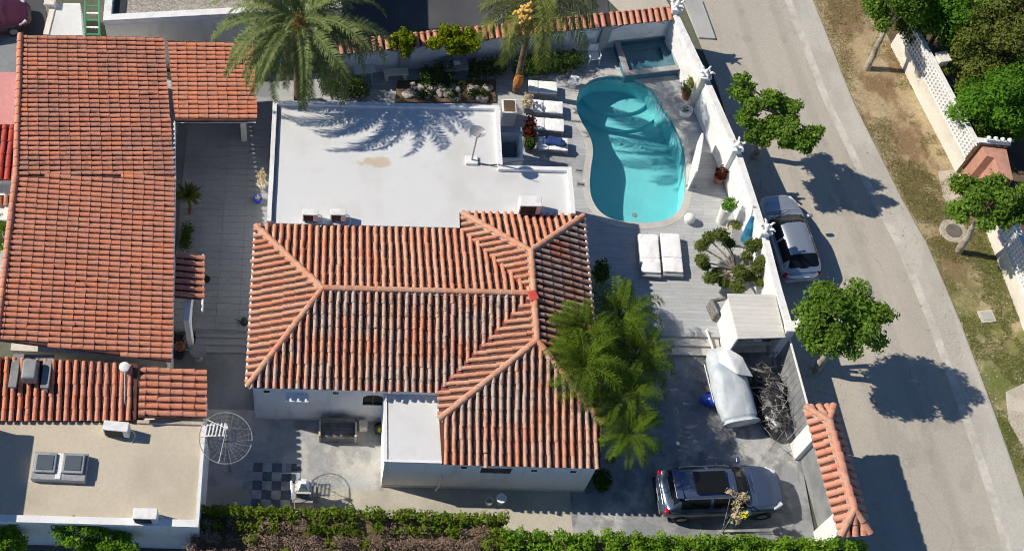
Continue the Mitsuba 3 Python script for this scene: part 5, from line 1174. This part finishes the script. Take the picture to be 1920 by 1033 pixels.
def lattice_wall(label, a, b, z0, z1, zl, seed=0, shaded=False):
    """solid white wall below, pierced blocks above, each block a part"""
    t = thing('lattice_wall', label, 'wall'); a, b = np.array(a), np.array(b); L = np.linalg.norm(b - a); d = (b - a) / L; an = math.degrees(math.atan2(d[1], d[0]))
    put(t, 'base', wall_run([a, b], .22, -.05, z1), 'cream_wall'); put(t, 'coping', wall_run([a, b], .2, zl + .003, zl + .07), 'white_wall')
    s = .2; hole = lambda r: sg.Point(0, 0).buffer(r, 2)
    q = sg.box(-s / 2 + .002, -s / 2 + .002, s / 2 - .002, s / 2 - .002).difference(shapely.affinity.rotate(sg.box(-.062, -.062, .062, .062), 45))
    m = prism(q, -.05, .05); m.apply_transform(np.array(T().rotate([1, 0, 0], 90).matrix, float)); blk = ply(m, None)
    rows = int((zl - z1) / s); n = int(L / s); k = 0; rest = []
    pos = [(i, j) for i in range(n) for j in range(rows)]
    for i, j in pos:
        c = (*(a + d * s * (i + .5)), z1 + s * (j + .5))
        if k < 300: put(t, 'block', blk, 'white_wall', at=xf(c, an)); k += 1
        else: rest.append(moved(m, c, an))
    if rest: put(t, 'block_field', cat(rest), 'white_wall', kind='stuff')
    return t

lattice_wall('white wall with pierced blocks above the dry verge, left of the terracotta gate', (27.55, 32.0), (26.1, 39.0), 0, .95, 1.95)
lattice_wall('white wall with pierced blocks below the terracotta gate at the right edge', (28.75, 22.5), (28.15, 29.0), 0, .85, 1.85)
t = thing('white_side_wall', 'plain white wall continuing along the grass at the lower right edge', 'wall'); put(t, 'wall', wall_run([(28.75, 22.48), (29.2, 16.0)], .22, -.05, .9), 'white_wall'); put(t, 'coping', wall_run([(28.75, 22.48), (29.2, 16.0)], .26, .903, .95), 'white_wall')
t = thing('terracotta_gate', 'terracotta gate house front with a dark side and white finials across the street', 'gate')
put(t, 'wall', cat([prism([(27.62, 31.9), (28.6, 31.75), (28.5, 30.2), (28.05, 30.3), (28.0, 31.3), (27.7, 31.4)], 0, 2.1)]), 'terracotta_paint'); put(t, 'jamb', prism([(27.45, 32.05), (28.65, 31.9), (28.64, 31.77), (27.5, 31.9)], 0, 2.2), 'brown_door')
put(t, 'cap', prism([(27.4, 32.2), (28.75, 32.02), (28.72, 31.85), (27.42, 31.95)], 2.203, 2.3), 'white_wall')
for i in range(4): put(t, 'finial', moved(lathe([(0, 0), (.07, 0), (.05, .12), (.11, .22), (0, .34)], 10), (27.75 + .28 * i, 32.02 - .03 * i, 2.3)), 'white_paint', 40)
for i in range(7): put(t, 'board', moved(cham(.09, .05, 1.8, .006), (28.12 + .02 * i, 30.75 - .16 * i, .05), 80), 'brown_door')
t = thing('lattice_pier', 'square pale pier standing behind the pierced white wall', 'pillar'); put(t, 'shaft', moved(cham(.45, .45, 2.1, .02), (27.0, 36.6, 0), 12), 'cream_wall'); put(t, 'cap', moved(cham(.56, .56, .08, .02, 2.103), (27.0, 36.6, 0), 12), 'cream_wall')
struct('far_garden', sheet([(26.5, 37.3), (27.6, 32.06), (28.4, 28.8), (29.0, 22), (60, 22), (60, 70), (24.5, 70), (25.2, 43)], .02), 'soil', 'dark soil of the garden across the street')

# ------------------------------------------------------------------ trees, palms, hedges
def street_tree(label, base, c, rad, n, sub, seed, per=300, leafm='street_leaf', size=.15, group=None):
    b = crown_blobs(c, rad, n, sub, seed)
    return tree('street_tree', label, base, (np.array(base) * .25 + np.array([c[0], c[1], c[2] - rad[2] * .5]) * .75), b, leafm, per, size, seed, .13, 'pale_bark', group)
bA, bB, bC = [], [], []
street_tree_blobs = lambda pts, s: [(*p, s, s, s * .8) for p in pts]
b1 = (*(18.763, 32.516), .0)
b = []
for q, r in (((17.571, 33.040, 4.000), .55), ((17.492, 32.368, 3.800), .5), ((18.192, 32.586, 3.900), .5), ((18.827, 32.664, 4.000), .5), ((19.112, 32.400, 4.000), .4), ((18.723, 32.070, 3.700), .45), ((17.452, 31.911, 3.500), .5), ((17.961, 31.655, 3.500), .55), ((18.467, 31.400, 3.500), .55), ((19.210, 31.288, 3.500), .5), ((19.747, 31.250, 3.500), .45), ((20.158, 31.369, 3.500), .32), ((17.617, 31.118, 3.300), .45), ((18.996, 30.891, 3.300), .4), ((19.424, 30.850, 3.300), .35), ((17.319, 33.587, 4.000), .4)):
    g = np.random.default_rng(int(r * 1000) + len(b))
    for _ in range(4): e = g.normal(size=3) * r * .45; s = r * g.uniform(.5, .74); b.append((q[0] + e[0], q[1] + e[1], q[2] + e[2] * .7, s, s, s * .75, (s / .28) ** 2))
tree('street_tree', 'irregular green tree leaning over the street beside the boundary wall', b1, (b1[0] + .55, b1[1] + .25, 2.6), b, 'street_leaf', 200, .15, 61, .13, 'pale_bark')
street_tree('round green tree on the street side of the grey sliding gate', (*(19.776, 22.239), 0), (19.648, 22.539, 3.700), (1.45, 1.45, 1.0), 46, .40, 62, 330, size=.15)
b3 = (26.351, 28.109, 3.600)
street_tree('sparse green tree on the verge beside the round manhole', (*(26.678, 27.941), 0), b3, (1.45, 1.35, .95), 36, .36, 63, 290, size=.15)
street_tree('small tree with a slanting grey trunk at the top of the dry verge', (*(24.658, 37.564), 0), (24.750, 38.264, 3.600), (1.25, 1.1, .9), 34, .40, 64, 300, size=.15)
for i, (q, rad, lm, lab, n) in enumerate((((27.520, 38.705, 2.600), (1.7, 1.3, 1.5), 'lawn_leaf', 'bright green garden shrub behind the pierced wall at the top', 44), ((29.086, 37.383, 2.600), (1.9, 1.7, 1.6), 'olive_leaf', 'olive green bushy tree in the garden at the top right corner', 52), ((28.454, 36.691, 1.600), (1.3, 1.3, 1.2), 'olive_leaf', 'loose brownish-green bush right behind the pierced wall', 36),
        ((28.909, 34.114, 2.300), (1.9, 1.5, 1.7), 'lawn_leaf', 'dense bright green bush at the right edge above the terracotta gate', 60), ((30.409, 38.921, 2.800), (1.2, 1.2, 1.4), 'olive_leaf', 'dull green tree in the extreme top right corner', 30), ((26.605, 38.737, 2.000), (.9, .9, 1.3), 'dark_leaf', 'dark shaded shrub squeezed behind the small verge tree', 30), ((28.274, 33.492, 1.400), (1.0, .7, 1.0), 'dark_leaf', 'dark lower bush beside the white finials of the terracotta gate', 26))):
    tree('garden_bush', lab, (q[0], q[1], 0), (q[0], q[1], q[2] * .7), crown_blobs(q, rad, n, .48, 70 + i), lm, 230, .15, 70 + i, .1, 'bark', None, 6, 'bush', .35)
# citrus trees
for lab, c, base, s, rad in (('small yellow-green citrus tree against the tiled garden wall', (3.352, 36.588, 2.300), (*(3.367, 36.904), .36), 81, (.55, .5, .5)), ('larger yellow-green citrus tree against the tiled garden wall', (5.570, 36.689, 2.400), (*(5.737, 36.850), .36), 82, (.92, .62, .55))):
    tree('citrus_tree', lab, base, (c[0], c[1], c[2] - .3), crown_blobs(c, rad, 22 if s == 81 else 38, .24, s), 'citrus_leaf', 130, .13, s, .07, 'bark', None, 7, 'tree', 1.2)
# the big date palm
dp = lambda L, e0, dr_, n, s: frond_plies([(L, e0, dr_, .40, n, dict(w=.022, fold=.35, seed=s + i, side0=.14, hang=.32)) for i in range(3)], 'date_leaf')
pc = (-1.15, 34.1, 6.3)
palm('date_palm', 'big date palm with long arching fronds between the two houses', (-1.15, 34.1, .36), pc, [(15, dp(3.2, 8, 95, 62, 1), (-8, 10), 1.17), (15, dp(3.4, 30, 105, 64, 5), (-8, 8), 1.17), (14, dp(3.3, 52, 100, 62, 9), (-8, 8), 1.15), (9, dp(2.8, 72, 80, 56, 13), (-6, 8), 1.0), (16, dp(2.7, -22, 62, 54, 17), (-10, 6), 1.15)], 'date_leaf', 'palm_bark', .27, .24, 91)
k = put('date_palm', 'heart', moved(lathe([(0, -.5), (.3, -.45), (.38, -.1), (.3, .2), (.12, .45), (0, .5)], 14), pc), 'orange_bark', 30)
# the tall palm by the pool
qp = lambda L, e0, dr_, n, s, lf=.5, col=None: frond_plies([(L, e0, dr_, lf, n, dict(w=.02, fold=.1, seed=s + i, side0=.2, hang=.75)) for i in range(3)], 'queen_leaf')
pb, pt = (*(8.470, 35.536), .36), (8.453, 35.800, 6.300)
palm('tall_palm', 'tall slender palm with drooping fronds beside the loungers, fruit hanging from it', pb, pt, [(9, qp(2.9, 18, 100, 50, 21, .6), (-8, 8), 1.1), (8, qp(2.9, 45, 110, 50, 25, .6), (-6, 8), 1.05), (6, qp(2.1, 70, 90, 40, 29), (-6, 6), 1.0), (5, qp(2.6, -62, 24, 50, 33, .45), (-6, 6), 1.25)], 'olive_leaf', 'palm_bark', .15, .11, 93)
pt = np.array(pt)
g = np.random.default_rng(94); fc = np.array((7.824, 34.351, 6.900))
put('tall_palm', 'fruit_cluster', cat([moved(trimesh.creation.icosphere(1, .07), fc + g.normal(size=3) * [.15, .15, .17]) for _ in range(130)] + [tube([pt, (pt + fc) / 2 + [0, 0, .25], fc], [.03, .025, .02], 5)]), 'date_fruit', True, label='yellow cluster of hanging fruit')
m, uv = frond(1.7, -10, 40, .3, 30, .02, .1, 95, .1, .8); put('tall_palm', 'dead_frond', m, 'dead_frond', at=xf(pt + [-.1, -.2, -.35], 212, 1.0, ry=22), uv=None, label='dry brown frond hanging to the left')
put('tall_palm', 'trunk_skirt', tube([np.array(pb) + [0, 0, .5], np.array(pb) + [.03, 0, .9], np.array(pb) + [.05, 0, 1.3]], [.19, .21, .15], 10), 'orange_bark', 40, label='orange fibrous foot of the trunk')
# palms along the right-hand side of the villa
arc = lambda L, e0, dr_, n, s, lf=.46: frond_plies([(L, e0, dr_, lf, n, dict(w=.012, fold=.2, seed=s + i, side0=.16, hang=.75)) for i in range(3)], 'queen_leaf')
A1, A2, A3 = arc(1.9, 40, 110, 46, 41), arc(2.0, 62, 110, 46, 45), arc(1.6, 76, 85, 40, 49)
for i, (lab, c, sc) in enumerate((('green feather palm beside the villa, nearest the two white sunbeds', (11.716, 23.518, 1.600), 1.0), ('green feather palm overhanging the driveway in the middle of the palm row', (12.250, 21.930, 1.500), .95), ('yellow-green feather palm leaning over the tile roof', (9.600, 20.258, 3.900), .95), ('feather palm leaning over the upper roof edge with a yellowish frond', (9.796, 21.755, 3.800), .8), ('smaller feather palm at the lower end of the row by the roof corner', (11.318, 18.065, 2.900), .78), ('dark feather palm low in the middle of the palm row', (11.099, 19.510, 3.200), .85))):
    bx = min(max(c[0], 10.75), 12.4)
    palm('feather_palm', lab, (bx, c[1] + .15, 0), c, [(11, A1, (-12, 10), sc), (9, A2, (-10, 10), sc), (5, A3, (-5, 6), sc)], 'feather_leaf', 'palm_bark', .10, .07, 110 + i)
t = thing('corner_shrub', 'dark low shrub at the foot of the villa corner by the driveway', 'bush'); x, y = (10.775, 17.280); m, uv = leaves([(x, y, .35, .35, .45, .35)], 500, .14, 121); put(t, 'foliage', m, 'dark_leaf', uv=uv); put(t, 'stem', tube([(x, y, 0), (x, y, .4)], .03, 5), 'bark')
t = thing('wall_shrub', 'dark shrub against the villa wall left of the sunbeds', 'bush'); x, y = (11.428, 26.110); m, uv = leaves([(x, y, .8, .3, .5, .45)], 500, .14, 122); put(t, 'foliage', m, 'dark_leaf', uv=uv); put(t, 'stem', tube([(x, y, .36), (x, y, .8)], .03, 5), 'bark')
# hedges along the bottom
def hedge(name, label, x0, x1, y0, y1, z, top, side, seed, per=900, size=.13):
    t = thing(name, label, 'hedge'); g = np.random.default_rng(seed); A_, B_ = [], []
    n = int((x1 - x0) / .32)
    for i in range(n):
        x = x0 + (i + .5) * (x1 - x0) / n
        for j in range(5):
            y = y0 + (y1 - y0) * (j + .5) / 5; zz = z + .12 * g.normal()
            (A_ if (j == 4 or (j == 3 and g.random() < .45) or g.random() < .2) else B_).append((x + .1 * g.normal(), y + .06 * g.normal(), zz - .25 + (.1 if j == 4 else 0), .26, .24, .3))
        A_.append((x, y1 - .1, z * .55, .26, .22, z * .4))
    m, uv = leaves(A_, per // 9, size, seed); put(t, 'foliage', m, side, uv=uv)
    if top:
        m, uv = leaves(B_, per // 8, size * .8, seed + 1, .2, .35); put(t, 'twigs', m, top, uv=uv)
    else:
        m, uv = leaves(B_, per // 9, size, seed + 1); put(t, 'inner_foliage', m, side, uv=uv)
    put(t, 'stem', cat([tube([(x, (y0 + y1) / 2, 0), (x + .05, (y0 + y1) / 2, z - .4)], .035, 5) for x in np.arange(x0 + .3, x1, .55)]), 'bark', kind='stuff')
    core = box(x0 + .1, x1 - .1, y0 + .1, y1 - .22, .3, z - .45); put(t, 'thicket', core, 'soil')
hedge('clipped_hedge', 'long clipped hedge with a brown twiggy top and green far edge', -4.55, 6.9, 12.9, 15.4, 1.9, 'twig_brown', 'hedge_leaf', 131)
hedge('clipped_hedge', 'bright green leafy hedge in front of the dark off-roader', 6.6, 19.6, 13.1, 14.75, 1.75, None, 'bright_leaf', 135)
t = thing('dry_bush', 'dry pale bush with a yellow flower rising from the green hedge at the car', 'bush'); c = (15.162, 15.764, 2.000)
m, uv = leaves([(c[0], c[1], 2.0, .2, .3, .25), (c[0] + .1, c[1] + .3, 2.2, .25, .25, .2), (c[0] - .25, c[1] + .5, 2.2, .18, .15, .15), (c[0] + .3, c[1] + .35, 2.2, .15, .18, .15), (c[0], c[1] - .3, 1.7, .25, .25, .3)], 60, .15, 141, .3, .45, .1); put(t, 'foliage', m, 'dry_leaf', uv=uv)
put(t, 'stem', cat([tube([(c[0], c[1] - .3, 0), (c[0] + dx, c[1] + dy, 2.1)], [.03, .012], 5) for dx, dy in ((0, 0), (.2, .3), (-.2, .4))]), 'branch_wood')
m, uv = leaves([(c[0] + .2, c[1] - .25, 2.0, .16, .16, .1)], 45, .13, 142); put(t, 'flower', m, 'yellow_plastic', label='bright yellow flower')
for i, (c, rad, n, lab) in enumerate((((*(-8.372, 14.092), 1.9), (.95, .7, .9), 34, 'green shrub in front of the white parapet at the bottom left'), ((*(-7.127, 13.762), 1.6), (.6, .6, .7), 20, 'second green shrub to the right, below the white parapet'), ((*(-10.944, 13.788), 1.7), (.5, .6, .7), 18, 'green shrub in the bottom left corner'))):
    tree('front_shrub', lab, (c[0], c[1], 0), (c[0], c[1], c[2] * .7), crown_blobs(c, rad, n, .28, 150 + i), 'bright_leaf', 120, .13, 150 + i, .05, 'bark', None, 6, 'bush')
x, y = (-13.287, 26.961); tree('side_bush', 'bright green bush at the left edge beyond the tile roof', (x, y, 0), (x, y, .9), crown_blobs((x, y, 1.3), (.55, .7, .5), 20, .25, 160), 'bright_leaf', 120, .14, 160, .05, 'bark', None, 5, 'bush')
# grass on the verge
def grass(name, label, material, dens, seed, cond, h):
    g = np.random.default_rng(seed); poly = sg.Polygon(verge); x0, y0, x1, y1 = poly.bounds; y0, y1 = max(y0, 14), min(y1, 43)
    n = int(dens * (x1 - x0) * (y1 - y0)); p = np.c_[g.uniform(x0, x1, n), g.uniform(y0, y1, n)]
    p = p[shapely.contains_xy(poly, p[:, 0], p[:, 1])]; f = np.asarray(meshkit.fbm(np.c_[p * .9, np.zeros(len(p))])).ravel() if hasattr(meshkit, 'fbm') else g.random(len(p))
    f = (f - f.mean()) / (f.std() + 1e-9); p = p[cond(p, f, g.random(len(p)))]; n = len(p)
    a, l = g.uniform(0, 6.28, n), h * g.uniform(.5, 1.2, n); d = np.c_[np.cos(a), np.sin(a)]
    q = np.stack([np.c_[p - d[:, ::-1] * [.012, -.012], np.full(n, .03)], np.c_[p + d[:, ::-1] * [.012, -.012], np.full(n, .03)], np.c_[p + d * l[:, None] * .7, .03 + l * .8]], 1).reshape(-1, 3)
    uv = np.repeat(np.c_[g.random(n), g.random(n) * .9], 3, axis=0)
    k = put('', name, trimesh.Trimesh(q, np.arange(3 * n).reshape(-1, 3), process=False), material, uv=uv); tag(k, label, 'grass', kind='stuff')
grass('dry_grass', 'short straw-coloured grass tufts on the upper verge', 'grass_blade', 420, 171, lambda p, f, u: (f > -.2) & (u < np.clip((p[:, 1] - 19) / 9, .15, 1)), .11)
grass('green_grass', 'thin green grass on the lower verge', 'grass_green', 620, 172, lambda p, f, u: (f > -.5) & (u < np.clip((34 - p[:, 1] + f * 3) / 8, 0, 1)), .10)
# fallen leaves in the gutter and under the street trees
g = np.random.default_rng(181); pl = []
for cx, cy, sx, sy, n in ((20.1, 22.6, .9, 1.6, 90), (18.6, 31.5, .8, 2.0, 90), (24.6, 30, .5, 4, 60), (25.6, 24, .4, 4, 60), (19.0, 26, .3, 4, 60)):
    pl += [(cx + g.normal() * sx * .6, cy + g.normal() * sy * .6, .014, .01, .01, .004) for _ in range(n)]
m, uv = leaves(pl, 1, .085, 182, 3.0, .55, .4, 1.5); k = put('', 'fallen_leaves', m, 'dry_leaf', uv=uv); tag(k, 'dry leaves scattered along the street edges', 'leaves', kind='stuff')
g = np.random.default_rng(191); st_ = []
for _ in range(420):
    y = g.uniform(17, 41); xr = np.interp(-y, -np.array([q[1] for q in road_r]), [q[0] for q in road_r]); x = xr + g.uniform(.05, 1) ** 2 * 2.6
    st_.append(moved(trimesh.creation.icosphere(0, 1.0), (x, y, .035), g.uniform(0, 180), sc=tuple(g.uniform(.012, .05, 3))))
k = put('', 'pebbles', cat(st_), 'boulder'); tag(k, 'pebbles and stones strewn over the dry verge', 'stones', kind='stuff')
# repeats of a kind carry one group phrase
for k, d in labels.items():
    base = k[:-4] if k[-4:-3] == '_' and k[-3:].isdigit() else k
    gname = {'sun_lounger': 'sun loungers in a row left of the pool', 'sunbed': 'pair of sunbeds below the pool', 'wall_pillar': 'pillars with finials along the boundary wall', 'street_tree': 'small trees along the street',
             'feather_palm': 'feather palms beside the villa', 'air_conditioner': 'air conditioners on the flat roofs', 'citrus_tree': 'citrus trees along the tiled garden wall', 'garden_bush': 'bushes in the garden across the street',
             'drain_cover': 'drain covers beside the pool', 'storage_box': 'boxes on the shed shelf', 'parked_car': 'parked cars', 'front_shrub': 'shrubs below the white parapet', 'box_hedge': 'dark hedges along the tiled garden wall',
             'clipped_hedge': 'hedges along the bottom edge', 'lattice_wall': 'pierced white walls across the street'}.get(base)
    if gname and '__' not in k: d['group'] = gname
